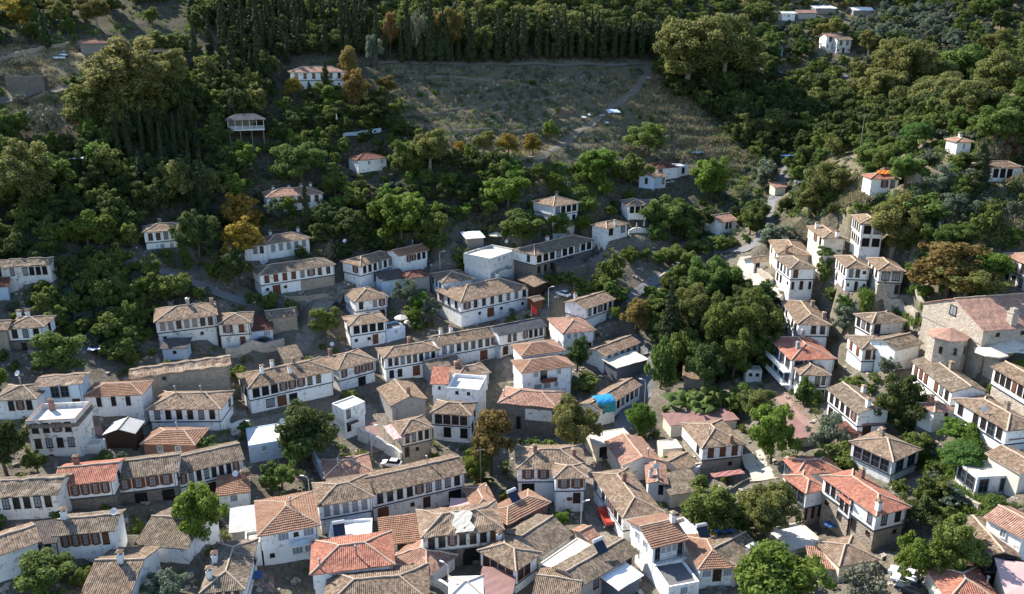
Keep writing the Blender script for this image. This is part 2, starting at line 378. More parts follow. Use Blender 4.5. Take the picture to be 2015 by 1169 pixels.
def put_opening(root, Rinv, tok, P, yaw, scale):
    Mw = Matrix.Translation(Vector(P)) @ Matrix.Rotation(yaw, 4, 'Z') @ Matrix.Diagonal((scale[0], 1, scale[1], 1))
    M = Rinv @ Mw
    if tok in DOOR:
        o = child('door', DOOR[tok][0], root, M)
        child('handle', HANDLE, o, Matrix.Translation((DOOR[tok][1]*.3, -.09, 0)))
        return
    fr, pn, w, h = KIT[tok]
    o = child('window', fr, root, M)
    if pn: child('pane', PALT[tok] if tok in PALT and random.random() < .22 else pn, o)
    if tok == 'S':
        for sx in (-1, 1): child('shutter', SH['S'], o, Matrix.Translation((sx*(w/2+.25), -.01, 0)))
    if tok == 'C': child('shutter', SH['C'], o)

def facade(root, Rinv, p0, p1, ztop, zlow, rows, lowset=0.0):
    """p0 -> p1 along the wall seen from outside left to right; rows from the top floor down"""
    p0 = np.array(p0[:2]); p1 = np.array(p1[:2]); L = np.linalg.norm(p1-p0); d = (p1-p0)/L
    nrm = np.array([d[1], -d[0]]); yaw = math.atan2(d[1], d[0])
    for r, row in enumerate(rows.split('/')):
        if not row: continue
        n = len(row); mar = min(0.5, L*.06)
        for j, tok in enumerate(row):
            if tok == '-': continue
            if tok == 'T' and random.random() < .06: tok = 'S'
            slot = (L-2*mar)/n
            w, h = (DOOR[tok][1:] if tok in DOOR else KIT[tok][2:])
            eff = w+(1.25 if tok == 'S' else 0.3 if tok in 'BVM' else 0.62)
            sx = min(1.0, slot/eff); c = mar+slot*(j+.5)
            zt = ztop-0.40-r*2.9
            if tok in DOOR: zc = max(zt-.15-h/2, zlow+h/2-.4) if r == 0 else zt-.2-h/2
            else: zc = zt-h/2-(0.35 if tok == 's' else 0)-(0.2 if r else 0)
            if zc-h/2 < zlow-0.5: continue
            off = 0.012-(lowset if r else 0)
            q = p0+d*c+nrm*off
            put_opening(root, Rinv, tok, (q[0], q[1], zc), yaw, (sx, 1.0))

# ------------------------------------------------------------------ roofs
def jit(p, a=0.10):
    x, y = p[0], p[1]
    return (math.sin(x*1.31+y*.77)+math.sin(x*.57-y*1.9+1.3)+.6*math.sin(x*2.9+y*2.3))*a/2.6
def facet(mb, e0, e1, r1, r0, stepped=False, ja=0.10, uvo=0.0, down=0.13, strips='b'):
    e0, e1, r0, r1 = [np.array(p, float) for p in (e0, e1, r0, r1)]
    Lu = max(np.linalg.norm(e1-e0), 1e-3)
    sl = np.linalg.norm((r0+r1)/2-(e0+e1)/2)
    nu = max(1, int(Lu/1.0)); nv = max(1, int(sl/(0.42 if stepped else 1.0)))
    ud = (e1-e0)/Lu
    nrm = np.cross(e1-e0, (r0+r1)/2-(e0+e1)/2); nrm = nrm/(np.linalg.norm(nrm)+1e-9)
    if nrm[2] < 0: nrm = -nrm
    def P(i, j):
        a = i/nu; b = j/nv
        p = (e0*(1-a)+e1*a)*(1-b)+(r0*(1-a)+r1*a)*b
        p = p.copy(); p[2] += jit(p, ja); return p
    def UV(p, b): return (float(np.dot(p-e0, ud))+uvo, b*sl+uvo)
    if not stepped:
        vs = []; uv = []
        for j in range(nv+1):
            for i in range(nu+1):
                p = P(i, j); vs.append(p); uv.append(UV(p, j/nv))
        fs = [(j*(nu+1)+i, j*(nu+1)+i+1, (j+1)*(nu+1)+i+1, (j+1)*(nu+1)+i) for j in range(nv) for i in range(nu)]
        mb.add(vs, fs, [[uv[k] for k in f] for f in fs])
    else:
        for j in range(nv):
            lo = [P(i, j)+nrm*.13 for i in range(nu+1)]; hi = [P(i, j+1)+nrm*.015 for i in range(nu+1)]; ri = [P(i, j) for i in range(nu+1)]
            n1 = nu+1; vs = ri+lo+hi
            fs = [(i, i+1, n1+i+1, n1+i) for i in range(nu)]+[(n1+i, n1+i+1, 2*n1+i+1, 2*n1+i) for i in range(nu)]
            uv = [UV(p, j/nv) for p in ri]+[UV(p, j/nv) for p in lo]+[UV(p, (j+1)/nv) for p in hi]
            mb.add(vs, fs, [[uv[k] for k in f] for f in fs])
    # rim and underside
    dn = np.array([0, 0, -down])
    def strip(pts):
        n = len(pts); mb.add(pts+[p+dn for p in pts], [(i, n+i, n+i+1, i+1) for i in range(n-1)])
    if 'b' in strips: strip([P(i, 0) for i in range(nu+1)])
    if 'l' in strips: strip([P(0, j) for j in range(nv, -1, -1)])
    if 'r' in strips: strip([P(nu, j) for j in range(nv+1)])
    mb.add([e0+dn, e1+dn, r1+dn, r0+dn], [(3, 2, 1, 0)])
def ridge_line(mb, a, b, ja=0.10, r=0.14):
    a = np.array(a, float); b = np.array(b, float); n = max(1, int(np.linalg.norm(b-a)/1.0)); pts = []
    for i in range(n+1):
        p = a*(1-i/n)+b*i/n; p[2] += jit(p, ja)+.03; pts.append(p)
    mb.tube(pts, r, 6)

PALE = {'red': 'mortar', 'course': 'mortar'}
FRAMES = []         # footprints for carving the ground and keeping trees out
def frame_of(pts, h, depth=None, yaw=None, ze=None):
    if len(pts) == 2: A, B = pts; M3 = A; Rr = B; Ll = None
    else: Ll, M3, Rr = pts
    M = hit(M3[0], M3[1], h, GZ0) if ze is None else on_plane(M3[0], M3[1], ze)
    z = M[2]
    R = on_plane(Rr[0], Rr[1], z); Lp = on_plane(Ll[0], Ll[1], z) if Ll else None
    ur = (R-M)[:2]
    if yaw is not None:
        a = math.radians(yaw); u = np.array([math.cos(a), math.sin(a)])
        px_per = FPX/np.linalg.norm(M-np.array([0, 0, CAMZ]))
        W = abs(Rr[0]-M3[0])/px_per/max(.3, math.cos(a))
        v = np.array([-u[1], u[0]])
        D = depth if depth else (abs(M3[0]-Ll[0])/px_per/max(.35, abs(v[0])) if Ll else 6)
    elif Lp is None:
        W = np.linalg.norm(ur); u = ur/W; v = np.array([-u[1], u[0]]); D = depth
    else:
        lv = (Lp-M)[:2]
        if np.linalg.norm(lv) > np.linalg.norm(ur):
            v = lv/np.linalg.norm(lv); u = np.array([v[1], -v[0]]); D = depth or np.linalg.norm(lv); W = float(np.dot(ur, u))
        else:
            u = ur/np.linalg.norm(ur); v = np.array([-u[1], u[0]]); W = np.linalg.norm(ur); D = depth or float(np.dot(lv, v))
    return dict(O=M[:2], u=u, v=v, W=float(W), D=float(D), ze=float(z), h=h)

def corners(f, o=0.0):
    O, u, v, W, D = f['O'], f['u'], f['v'], f['W'], f['D']
    return [O-u*o-v*o, O+u*(W+o)-v*o, O+u*(W+o)+v*(D+o), O-u*o+v*(D+o)]

CHM = {}
def chimney_parts(kind):
    if kind in CHM: return CHM[kind]
    m = MB(); m.box((0, 0, 0), (.36, .36, 1.5)); m.box((0, 0, 1.38), (.42, .42, .05))
    c = MB()
    for a in (-1, 1):
        for b in (-1, 1): c.box((a*.26, b*.26, 1.68), (.07, .07, .19))
    c.prism([(-.48, -.48), (.48, -.48), (.48, .48), (-.48, .48)], 1.87, 1.95)
    c.add([(-.44, -.44, 1.951), (.44, -.44, 1.951), (.44, .44, 1.951), (-.44, .44, 1.951), (0, 0, 2.2)], [(0, 1, 4), (1, 2, 4), (2, 3, 4), (3, 0, 4)])
    mat = {'w': 'white', 'b': 'brick', 's': 'stone', 'g': 'grey_plaster'}[kind]
    CHM[kind] = (m.mesh('chimney', mat), c.mesh('chimney_cap', 'brown' if kind != 'g' else 'metal')); return CHM[kind]
_p = MB(); _p.tube([(0, 0, -1.2), (0, 0, 1.3)], .11, 8); PIPE = _p.mesh('flue_pipe', 'metal')
_p = MB(); _p.tube([(0, 0, 1.3), (0, 0, 1.42), (0, 0, 1.55)], [.22, .22, .03], 8); COWL = _p.mesh('flue_cowl', 'metal')

def block(root, f, roof='hip', rc='brown', wall='white', base=None, F='', Sd='', Rd='', ch=(), pitch=0.33, band=True, over=0.45, step=None, ja=0.10, topmat='concrete', open_front=False, par=0.45, basein=0.16, bh=2.95):
    Rinv = rootM(root).inverted()
    O, u, v, W, D, ze, h = [f[k] for k in ('O', 'u', 'v', 'W', 'D', 'ze', 'h')]
    cs = corners(f)
    zb = min(gz(c[0], c[1]) for c in cs)-0.7
    zb = min(zb, ze-h-.3)
    if step is None: step = rc in ('course', 'maroon') and roof != 'flat'
    uvo = random.random()*7
    def W3(s, t, z): p = O+u*s+v*t; return np.array([p[0], p[1], z])
    two = h > 4.7 and roof != 'none'
    zl = ze-bh if two else zb
    rect = [W3(0, 0, 0), W3(W, 0, 0), W3(W, D, 0), W3(0, D, 0)]
    if two:
        i = basein; rin = [W3(i, i, 0), W3(W-i, i, 0), W3(W-i, D-i, 0), W3(i, D-i, 0)]
        m = MB(); m.prism(rin, zb, zl-.002); m.build('stone_base' if base and 'stone' in base else 'lower_wall', base or wall, root, Rinv)
        if band:
            e = .035; rb = [W3(-e, -e, 0), W3(W+e, -e, 0), W3(W+e, D+e, 0), W3(-e, D+e, 0)]
            m = MB(); m.prism(rb, zl-.12, zl+.13); m.build('floor_band', 'band', root, Rinv)
    pr = pitch
    wl = MB()
    roofm = MB(); cap = MB()
    o = over
    if roof == 'hip':
        wl.prism(rect, zl, ze-.02)
        z0 = ze-.03
        if W >= D:
            rise = (D/2+o)*pr; zr = z0+rise; r0 = W3(D/2*.98, D/2, zr); r1 = W3(W-D/2*.98, D/2, zr)
            if W-D < .3: r0 = r1 = W3(W/2, D/2, zr)
            e = [W3(-o, -o, z0), W3(W+o, -o, z0), W3(W+o, D+o, z0), W3(-o, D+o, z0)]
            fl = [(e[0], e[1], r1, r0), (e[1], e[2], r1, r1), (e[2], e[3], r0, r1), (e[3], e[0], r0, r0)]
        else:
            rise = (W/2+o)*pr; zr = z0+rise; r0 = W3(W/2, W/2*.98, zr); r1 = W3(W/2, D-W/2*.98, zr)
            e = [W3(-o, -o, z0), W3(W+o, -o, z0), W3(W+o, D+o, z0), W3(-o, D+o, z0)]
            fl = [(e[0], e[1], r0, r0), (e[1], e[2], r1, r0), (e[2], e[3], r1, r1), (e[3], e[0], r0, r1)]
        for q in fl: facet(roofm, *q, stepped=step, ja=ja, uvo=uvo)
        ends = [(e[0], r0), (e[1], r1 if W >= D else r0), (e[2], r1), (e[3], r0 if W >= D else r1), (r0, r1)]
        for a, b in ends:
            if np.linalg.norm(a-b) > .3: ridge_line(cap, a, b, ja)
        ztop = zr
    elif roof in ('gu', 'gv'):
        z0 = ze-.03
        if roof == 'gu':
            rise = (D/2+o)*pr; zr = z0+rise; apex = ze+D/2*pr
            a, b = W3(-o, D/2, zr), W3(W+o, D/2, zr)
            facet(roofm, W3(-o, -o, z0), W3(W+o, -o, z0), b, a, step, ja, uvo, strips='blr'); facet(roofm, W3(W+o, D+o, z0), W3(-o, D+o, z0), a, b, step, ja, uvo, strips='blr')
            top = [W3(0, D/2, apex-.12), W3(W, D/2, apex-.12)]
            lo = [W3(0, 0, zl), W3(W, 0, zl), W3(W, D, zl), W3(0, D, zl)]; up = [W3(0, 0, ze-.05), W3(W, 0, ze-.05), W3(W, D, ze-.05), W3(0, D, ze-.05)]
            wl.add(lo+up+top, [(0, 1, 5, 4), (1, 2, 6, 9, 5), (2, 3, 7, 6), (3, 0, 4, 8, 7)])
        else:
            rise = (W/2+o)*pr; zr = z0+rise; apex = ze+W/2*pr
            a, b = W3(W/2, -o, zr), W3(W/2, D+o, zr)
            facet(roofm, W3(W+o, -o, z0), W3(W+o, D+o, z0), b, a, step, ja, uvo, strips='blr'); facet(roofm, W3(-o, D+o, z0), W3(-o, -o, z0), a, b, step, ja, uvo, strips='blr')
            top = [W3(W/2, 0, apex-.12), W3(W/2, D, apex-.12)]
            lo = [W3(0, 0, zl), W3(W, 0, zl), W3(W, D, zl), W3(0, D, zl)]; up = [W3(0, 0, ze-.05), W3(W, 0, ze-.05), W3(W, D, ze-.05), W3(0, D, ze-.05)]
            wl.add(lo+up+top, [(0, 1, 5, 8, 4), (1, 2, 6, 5), (2, 3, 7, 9, 6), (3, 0, 4, 7)])
        ridge_line(cap, a, b, ja); ztop = zr
    elif roof == 'shed':
        z0 = ze-.03; zr = z0+(D+2*o)*pr*.6
        facet(roofm, W3(-o, -o, z0), W3(W+o, -o, z0), W3(W+o, D+o, zr), W3(-o, D+o, zr), step, ja, uvo, strips='blr')
        zk = ze+D*pr*.6
        lo = [W3(0, 0, zl), W3(W, 0, zl), W3(W, D, zl), W3(0, D, zl)]; up = [W3(0, 0, ze-.05), W3(W, 0, ze-.05), W3(W, D, zk-.05), W3(0, D, zk-.05)]
        wl.add(lo+up, [(0, 1, 5, 4), (1, 2, 6, 5), (2, 3, 7, 6), (3, 0, 4, 7)]); ztop = zr
    elif roof == 'flat':
        wl.prism(rect, zl, ze-par)
        t = .22
        pm = MB()
        for a, b, c, d in ((0, W, 0, t), (0, W, D-t, D), (0, t, t, D-t), (W-t, W, t, D-t)):
            pm.prism([W3(a, c, 0), W3(b, c, 0), W3(b, d, 0), W3(a, d, 0)], ze-par-.001, ze+.02)
        pm.build('parapet', wall, root, Rinv)
        m = MB(); m.prism([W3(t, t, 0), W3(W-t, t, 0), W3(W-t, D-t, 0), W3(t, D-t, 0)], ze-par, ze-par+.04); m.build('roof_slab', topmat, root, Rinv)
        ztop = ze
    if wl.f: wl.build('wall', wall, root, Rinv)
    if roofm.f:
        r = roofm.build('roof', rc, root, Rinv)
        if cap.f: cap.build('ridge_cap', PALE.get(rc, rc if rc in ('dark', 'slate', 'maroon') else 'mortar'), r)
        if cap.f:
            me = r.children[0].data; me.transform(Rinv)
    f['ztop'] = ztop
    zlow = ze-h
    if two and F.endswith('/') and h > 5.0: F += ['s-D-s', '-T-D', 'D-s--', 'T-D-T', 's--D', '-s-T'][int(uvo*7) % 6]
    if two and not Rd and W > 4.5 and roof in ('hip', 'gu') and wall in ('white', 'old_white'): Rd = ['-T-/', 'T--/-s', '-s-/', '--T/D'][int(uvo*11) % 4]
    if two and roof in ('hip', 'gu') and W > 5:
        m = MB(); P_ = W3(W-.25, -.10, 0); m.tube([(P_[0], P_[1], ze-.2), (P_[0], P_[1], zb+.5)], .055, 5); m.build('drainpipe', 'grey_trim' if uvo > 3.5 else 'dark_fascia', root, Rinv)
    if F: facade(root, Rinv, W3(0, 0, 0), W3(W, 0, 0), ze, zlow, F, basein if two else 0)
    if Sd: facade(root, Rinv, W3(0, D, 0), W3(0, 0, 0), ze, zlow, Sd, basein if two else 0)
    if Rd: facade(root, Rinv, W3(W, 0, 0), W3(W, D, 0), ze, zlow, Rd, basein if two else 0)
    for c in ch:
        px, py, kind = c
        zt = ztop+(.9 if kind != 'p' else .8)
        q = on_plane(px, py, zt)[:2]-O
        s = min(max(float(q @ u), .5), W-.5); t = min(max(float(q @ v), .5), D-.5)
        p = W3(s, t, 0)
        yawu = math.atan2(u[1], u[0])
        # roof surface there
        if roof == 'flat': zs = ze-.4
        elif roof == 'gu': zs = ztop-abs(t-D/2)*pr
        elif roof == 'gv': zs = ztop-abs(s-W/2)*pr
        elif roof == 'hip': zs = min(ze+min(s, W-s, t, D-t)*pr, ztop)
        else: zs = ze+t*pr*.6
        if kind == 'p':
            M = Rinv @ Matrix.Translation((p[0], p[1], zs+.3)); o_ = child('flue_pipe', PIPE, root, M); child('flue_cowl', COWL, o_)
        else:
            M = Rinv @ Matrix.Translation((p[0], p[1], zs-.1)) @ Matrix.Rotation(yawu, 4, 'Z') @ Matrix.Diagonal((1, 1, random.uniform(.85, 1.05), 1))
            a_, b_ = chimney_parts(kind); o_ = child('chimney', a_, root, M); child('chimney_cap', b_, o_)

HOUSES = []
def house(label, cat, blocks, name='house', group=None):
    """blocks: list of dict(pts, h, depth, yaw, ...block options)"""
    HOUSES.append(dict(label=label, cat=cat, blocks=blocks, name=name, group=group))
def K(pts, h, depth=None, yaw=None, **o): return dict(pts=pts, h=h*1.14*_fac(pts[0]), depth=depth*.97*_fac(pts[0]) if depth else None, yaw=yaw, o=o)
def _fac(p): return 1/math.sqrt(1+((p[0]-PW/2)/FPX)**2+((p[1]-PH/2)/FPX)**2)
def make_frames():
    for H in HOUSES:
        H['frames'] = []
        for b in H['blocks']:
            f = frame_of(b['pts'], b['h'], b['depth'], b['yaw'])
            H['frames'].append(f); FRAMES.append(f)
def carve():
    for f in FRAMES:                     # level a pad out to the foot of each house
        O, u, v, W, D = f['O'], f['u'], f['v'], f['W'], f['D']
        cx, cy = O+u*W/2+v*D/2; R = math.hypot(W, D)/2+5
        i0, i1 = np.searchsorted(gx, [cx-R, cx+R]); j0, j1 = np.searchsorted(gy, [cy-R, cy+R])
        X = GX[i0:i1, j0:j1]-O[0]; Y = GY[i0:i1, j0:j1]-O[1]
        s = X*u[0]+Y*u[1]; t = X*v[0]+Y*v[1]
        dd = np.maximum(np.maximum(-s, s-W), np.maximum(-t, t-D))
        lim = f['ze']-f['h']-np.clip(dd-.9, 0, 99)*1.25
        GZ[i0:i1, j0:j1] = np.where(dd < 4.5, np.maximum(GZ[i0:i1, j0:j1], lim), GZ[i0:i1, j0:j1])
    for f in FRAMES:
        O, u, v, W, D = f['O'], f['u'], f['v'], f['W'], f['D']
        cx, cy = O+u*W/2+v*D/2; R = math.hypot(W, D)/2+4
        i0, i1 = np.searchsorted(gx, [cx-R, cx+R]); j0, j1 = np.searchsorted(gy, [cy-R, cy+R])
        X = GX[i0:i1, j0:j1]-O[0]; Y = GY[i0:i1, j0:j1]-O[1]
        s = X*u[0]+Y*u[1]; t = X*v[0]+Y*v[1]
        dd = np.maximum(np.maximum(-s, s-W), np.maximum(-t, t-D))        # distance outside the footprint
        lim = f['ze']-f['h']+.25+np.clip(dd-1.2, 0, 99)*1.1
        GZ[i0:i1, j0:j1] = np.where(dd < 3.5, np.minimum(GZ[i0:i1, j0:j1], lim), GZ[i0:i1, j0:j1])
def build_houses():
    for H in HOUSES:
        f = H['frames'][0]
        yaw = math.atan2(f['u'][1], f['u'][0]); c = f['O']+f['u']*f['W']/2+f['v']*f['D']/2
        root = empty(H['name'], (c[0], c[1], f['ze']-f['h']), yaw, H['label'], H['cat'], H['group'])
        H['root'] = root
        for b, f in zip(H['blocks'], H['frames']): block(root, f, **b['o'])
# ------------------------------------------------------------------ the houses (corner pixels of the eaves give bearings; each stands on the ground at its real size)
hs = house
# --- bottom rows, left
hs('long row house with a bright red tiled roof and brown shutters, lower left', 'house', [K([(109,954),(221,943)], 5.2, 8, roof='gu', rc='red', base='dark_stone', F='SSSSS/GDG', ch=[(148,897,'b')])])
hs('long tiled row house stepping up to the right from the bright red roof', 'house', [K([(223,942),(345,927)], 5.2, 8, roof='gu', rc='weathered', base='dark_stone', F='SSSS/-G-G'), K([(346,932),(476,902)], 5.2, 8, roof='gu', rc='weathered', F='TTTTTTTT/', ch=[(342,900,'p')])])
hs('low weathered house with a broken roof edge at the far left, beside the red roof', 'house', [K([(-30,978),(109,970)], 4.6, 7, roof='gu', rc='weathered', F='TTTTTT/--D-', wall='old_white', ja=.25)])
hs('small white house with a blue-grey band, five brown windows and a lamp before it', 'house', [K([(109,1051),(222,1041)], 4.6, 6, roof='gu', rc='weathered', F='SSSSC/CDC', ch=[(110,1010,'w')])])
hs('low grey shed roof leaning on the small five-windowed house at lower left', 'shed', [K([(25,1076),(107,1064)], 2.7, 5, roof='shed', rc='dark', wall='old_white', F='D-TT', band=False)], 'shed')
hs('bare white house cut off by the left edge of the view', 'house', [K([(-38,1102),(23,1074)], 5.0, 7, yaw=40, roof='gu', rc='tan', F='--')])
hs('long diagonal house with a brown gable roof and one white chimney at bottom left', 'house', [K([(171,1163),(252,1172),(310,1077)], 4.0, roof='gv', rc='brown', Rd='--TTT', ch=[(236,1093,'w')])])
hs('broad low building with a dull brown roof half in shade at lower left', 'house', [K([(272,1068),(367,1077)], 2.9, 11, roof='gu', rc='weathered', band=False)])
hs('narrow brown-roofed house with white chimneys and red-framed windows at the bottom edge', 'house', [K([(399,1163),(478,1156)], 4.8, 13, roof='hip', rc='weathered', F='CCCC/', ch=[(411,1088,'w'),(407,1118,'w'),(416,1055,'p')])])
hs('white house with peeling walls and a brown pyramid roof crossed by dark courses', 'house', [K([(512,1052),(625,1031)], 5.8, 11, roof='hip', rc='course', wall='white', F='-MsM/s-MM', band=False, ch=[(571,985,'p')]), K([(482,1071),(512,1066)], 4.0, 4, roof='flat', F='s', band=False)])
hs('flat grey corrugated yard roof left of the peeling white house', 'canopy', [K([(456,1045),(513,1036)], 2.8, 7, roof='shed', rc='sheet_grey', wall='grey_plaster', pitch=.08, band=False)], 'shed')
hs('small white annexe with a red and pale striped roof below the long row', 'house', [K([(430,973),(488,965)], 3.7, 5, roof='shed', rc='course', F='-M-/s-s', band=False, ch=[(478,930,'b')])])
hs('central long house with grey-shuttered windows over a white flat terrace', 'house', [K([(615,953),(627,994),(731,976)], 5.6, roof='hip', rc='brown', F='KKKKK/---'), K([(732,971),(913,929)], 5.6, 7.5, roof='gu', rc='brown', F='TTTTTTTTT/E-sD-G', base='old_white', ch=[(840,905,'p')])])
hs('white flat-roofed terrace building with a parapet in front of the central long house', 'house', [K([(634,1026),(645,1064),(730,1058)], 3.4, roof='flat', wall='white', topmat='bright', F='s-M-', band=False)])
hs('white house under the brightest red hipped roof at bottom centre', 'house', [K([(615,1127),(772,1108)], 5.0, 9, roof='hip', rc='red', F='-w----', band=False, ch=[(628,1100,'p'),(700,1075,'p')])])
hs('low shed with a striped red and white roof right of the flat terrace', 'shed', [K([(752,1070),(827,1061)], 2.8, 6, roof='shed', rc='course', wall='cream', F='-D-', band=False)], 'shed')
hs('wide brown hipped roof cut by the bottom edge below the brightest red roof', 'house', [K([(640,1196),(840,1180)], 4.0, 9, roof='hip', rc='brown', F='TT-TT', band=False)])
hs('half-ruined white house with a white patch across its tiled roof', 'house', [K([(832,1056),(987,1038)], 6.0, 8, roof='hip', rc='patchy', wall='old_white', base='dark_stone', F='TTTTTTC/--G-', band=False, ja=.3)])
hs('brick house under two striped hipped roofs carrying a solar water heater', 'house', [K([(973,999),(998,1030),(1078,988)], 3.8, roof='hip', rc='course', wall='brick', F='-M-', band=False), K([(936,1003),(976,996)], 3.6, 8, roof='hip', rc='course', wall='brick', band=False, ch=[(961,958,'p')])])
hs('pale pink sheet canopy at the left of the brick house', 'canopy', [K([(888,1008),(934,1008)], 3.0, 4, roof='shed', rc='sheet_pink', wall='cream', pitch=.1, band=False)], 'canopy')
hs('white shuttered house with a projecting bay and an oval crest above its door', 'house', [K([(1019,921),(1150,920)], 6.8, 9, roof='hip', rc='tan', F='SSSS/G---', ch=[(1053,879,'b'),(1130,880,'b')]), K([(1093,939),(1153,938)], 6.8, 5, roof='hip', rc='tan', F='SS/-D', Rd='--')])
hs('pavilion-like house with wide brown arched windows on two sides and a blue band', 'house', [K([(946,1083),(1015,1120),(1063,1090)], 4.4, roof='hip', rc='brown', Sd='BBBB/', F='BB-/', ch=[(982,1045,'w')])])
hs('low dark roof half in shade behind the arched pavilion house', 'house', [K([(1068,1088),(1122,1051)], 2.9, 9, roof='gu', rc='weathered', band=False)])
hs('cream flat roof terrace running diagonally beside the arched pavilion house', 'house', [K([(1064,1107),(1090,1127),(1166,1073)], 2.6, roof='flat', wall='cream', topmat='cream', band=False, par=.15)])
hs('long tan-roofed building with a pinkish gable end at bottom centre right', 'house', [K([(1089,1119),(1143,1150),(1250,1086)], 3.8, roof='gu', rc='weathered', wall='pinkish', F='-TT-TT', band=False)])
hs('pale corrugated pergola roof on the lane at bottom centre right', 'canopy', [K([(1217,1156),(1259,1131)], 2.9, 5, roof='shed', rc='sheet_white', wall='grey_trim', pitch=.1, band=False)], 'canopy')
hs('tiny tiled gate roof at the top of the cream terrace', 'shed', [K([(1157,1060),(1173,1052)], 2.5, 3.5, roof='gu', rc='rose', wall='cream', band=False)], 'gatehouse')
hs('low tan gable roof at the bottom edge under the diagonal terrace', 'house', [K([(1052,1176),(1132,1188)], 3.0, 8, roof='gu', rc='brown', band=False)])
hs('dark pink paved sheet roof at the bottom edge, right of the white tent', 'canopy', [K([(943,1165),(1003,1170)], 2.8, 6, roof='shed', rc='sheet_mauve', wall='cream', pitch=.06, band=False)], 'canopy')
hs('white tent roof at the bottom edge below the half-ruined house', 'canopy', [K([(888,1172),(946,1170)], 2.8, 4.5, roof='hip', rc='sheet_white', wall='canvas', band=False, ja=.02)], 'canopy')
hs('small crumbling house with a reddish tiled roof behind the curved garden wall', 'house', [K([(775,1095),(840,1130)], 2.6, 7, roof='hip', rc='rose', wall='old_white', band=False, F='-s-', ja=.25)])
# --- bottom right
hs('long diagonal tan-roofed house with white windowed side on the red truck lane', 'house', [K([(1168,932),(1227,1016),(1299,1005)], 5.0, roof='hip', rc='tan', Sd='T-TTTTT/', ch=[(1228,938,'b')])])
hs('brown gable-roofed house set above the long diagonal tan roof', 'house', [K([(1227,914),(1297,905)], 3.8, 10, roof='gv', rc='rose', wall='old_white', band=False, ch=[(1282,893,'p')])])
hs('small brown-gabled house with one window in its white end wall', 'house', [K([(1276,949),(1311,951)], 3.8, 7, roof='gv', rc='rose', F='-T', band=False, ch=[(1272,925,'w')])])
hs('tall white modern house with a red striped roof over a dark terrace', 'house', [K([(1241,1026),(1285,1075),(1357,1069)], 6.2, roof='gu', rc='course', wall='white', F='VMMMV/', Sd='-M-M-/-M---', band=False, ch=[(1330,1015,'w')]), K([(1285,1110),(1316,1155),(1377,1145)], 3.0, roof='flat', wall='white', topmat='dark_concrete', F='-M-', band=False)])
hs('white house with a maroon striped roof right of the dark terrace', 'house', [K([(1377,1117),(1447,1113)], 3.7, 9, roof='hip', rc='course', F='MDM', band=False)])
hs('white flat roof with a red parapet and solar heater behind the striped roofs', 'house', [K([(1350,1062),(1386,1050)], 4.0, 6, roof='flat', wall='old_white', topmat='bright', band=False)])
hs('tan gabled house between the striped roof and the big lower green tree', 'house', [K([(1447,1118),(1503,1087)], 3.0, 9, roof='gu', rc='weathered', wall='pinkish', band=False, ch=[(1478,1075,'g'),(1494,1075,'g')])])
hs('white house with three brown windows and a rosy hip roof in the lower right middle', 'house', [K([(1343,834),(1383,880),(1461,870)], 5.6, roof='hip', rc='tan', F='CCC/-s', base='stone', Sd='--T/', ch=[(1440,850,'b'),(1397,845,'p')])])
hs('flat mauve sheet roof behind the house with three brown windows', 'shed', [K([(1321,835),(1450,824)], 2.8, 5, roof='shed', rc='sheet_mauve', wall='cream', pitch=.05, band=False)], 'shed')
hs('tiny cream flat-roofed hut between brown roof and white house', 'shed', [K([(1305,884),(1343,881)], 2.5, 4, roof='flat', wall='cream', F='-s-', band=False, par=.1)], 'hut')
hs('small low gable roof at the foot of the house with three brown windows', 'shed', [K([(1340,927),(1372,910)], 2.8, 6, roof='gu', rc='tan', wall='cream', band=False)], 'shed')
hs('low dark-tan shed roof in the yard beside the spreading garden tree', 'shed', [K([(1321,971),(1383,962)], 2.8, 6, roof='shed', rc='weathered', wall='cream', band=False, pitch=.2)], 'shed')
hs('red-roofed glazed house standing behind its lower twin at right', 'house', [K([(1539,903),(1570,931),(1652,926)], 4.2, roof='hip', rc='red', F='V---', Sd='VVV', band=False)])
hs('red-roofed house on a stone base with glazed left side, in front of its twin', 'house', [K([(1545,937),(1587,968),(1626,960)], 6.6, roof='hip', rc='red', base='stone', Sd='VVV/', F='--/', bh=3.2)])
hs('large white house with a red hipped roof and bay on a tall stone base', 'house', [K([(1621,938),(1725,1011),(1783,994)], 6.4, roof='hip', rc='red', base='stone', Sd='TTTTT--T/s-T-T-s', F='TT/-s', ch=[(1697,925,'b'),(1748,995,'w')], bh=3.1), K([(1646,966),(1674,989),(1684,983)], 6.6, 3.0, roof='hip', rc='red', base='stone', Sd='TT/', F='T/', bh=3.1)])
hs('low tan roof with a bright hip line below the large red-roofed house', 'house', [K([(1612,1067),(1653,1110),(1722,1098)], 2.8, roof='hip', rc='patchy', wall='cream', band=False)])
hs('low reddish lean-to roof at the white terrace edge', 'shed', [K([(1598,1112),(1650,1118)], 2.4, 4, roof='shed', rc='rose', wall='cream', band=False)], 'shed')
hs('wide brown roof on dark timber walls at the lower right edge', 'house', [K([(1887,1026),(1941,1091),(2002,1093)], 3.5, roof='gv', rc='brown', wall='dark_wood', F='VVV', band=False)])
hs('white gabled house with a rosy roof cut by the lower right edge', 'house', [K([(1959,1012),(2012,1055),(2060,1035)], 5.0, roof='gv', rc='rose', Sd='-w-', band=False)])
hs('red-brown hipped roof at the bottom right corner', 'house', [K([(1868,1180),(1968,1186)], 4.0, 9, roof='hip', rc='red', wall='cream', band=False, ch=[(1978,1135,'p')])])
hs('pinkish sheet roof in the very bottom right corner', 'shed', [K([(1985,1168),(2060,1180)], 3.0, 7, roof='shed', rc='sheet_pink', wall='cream', band=False)], 'shed')
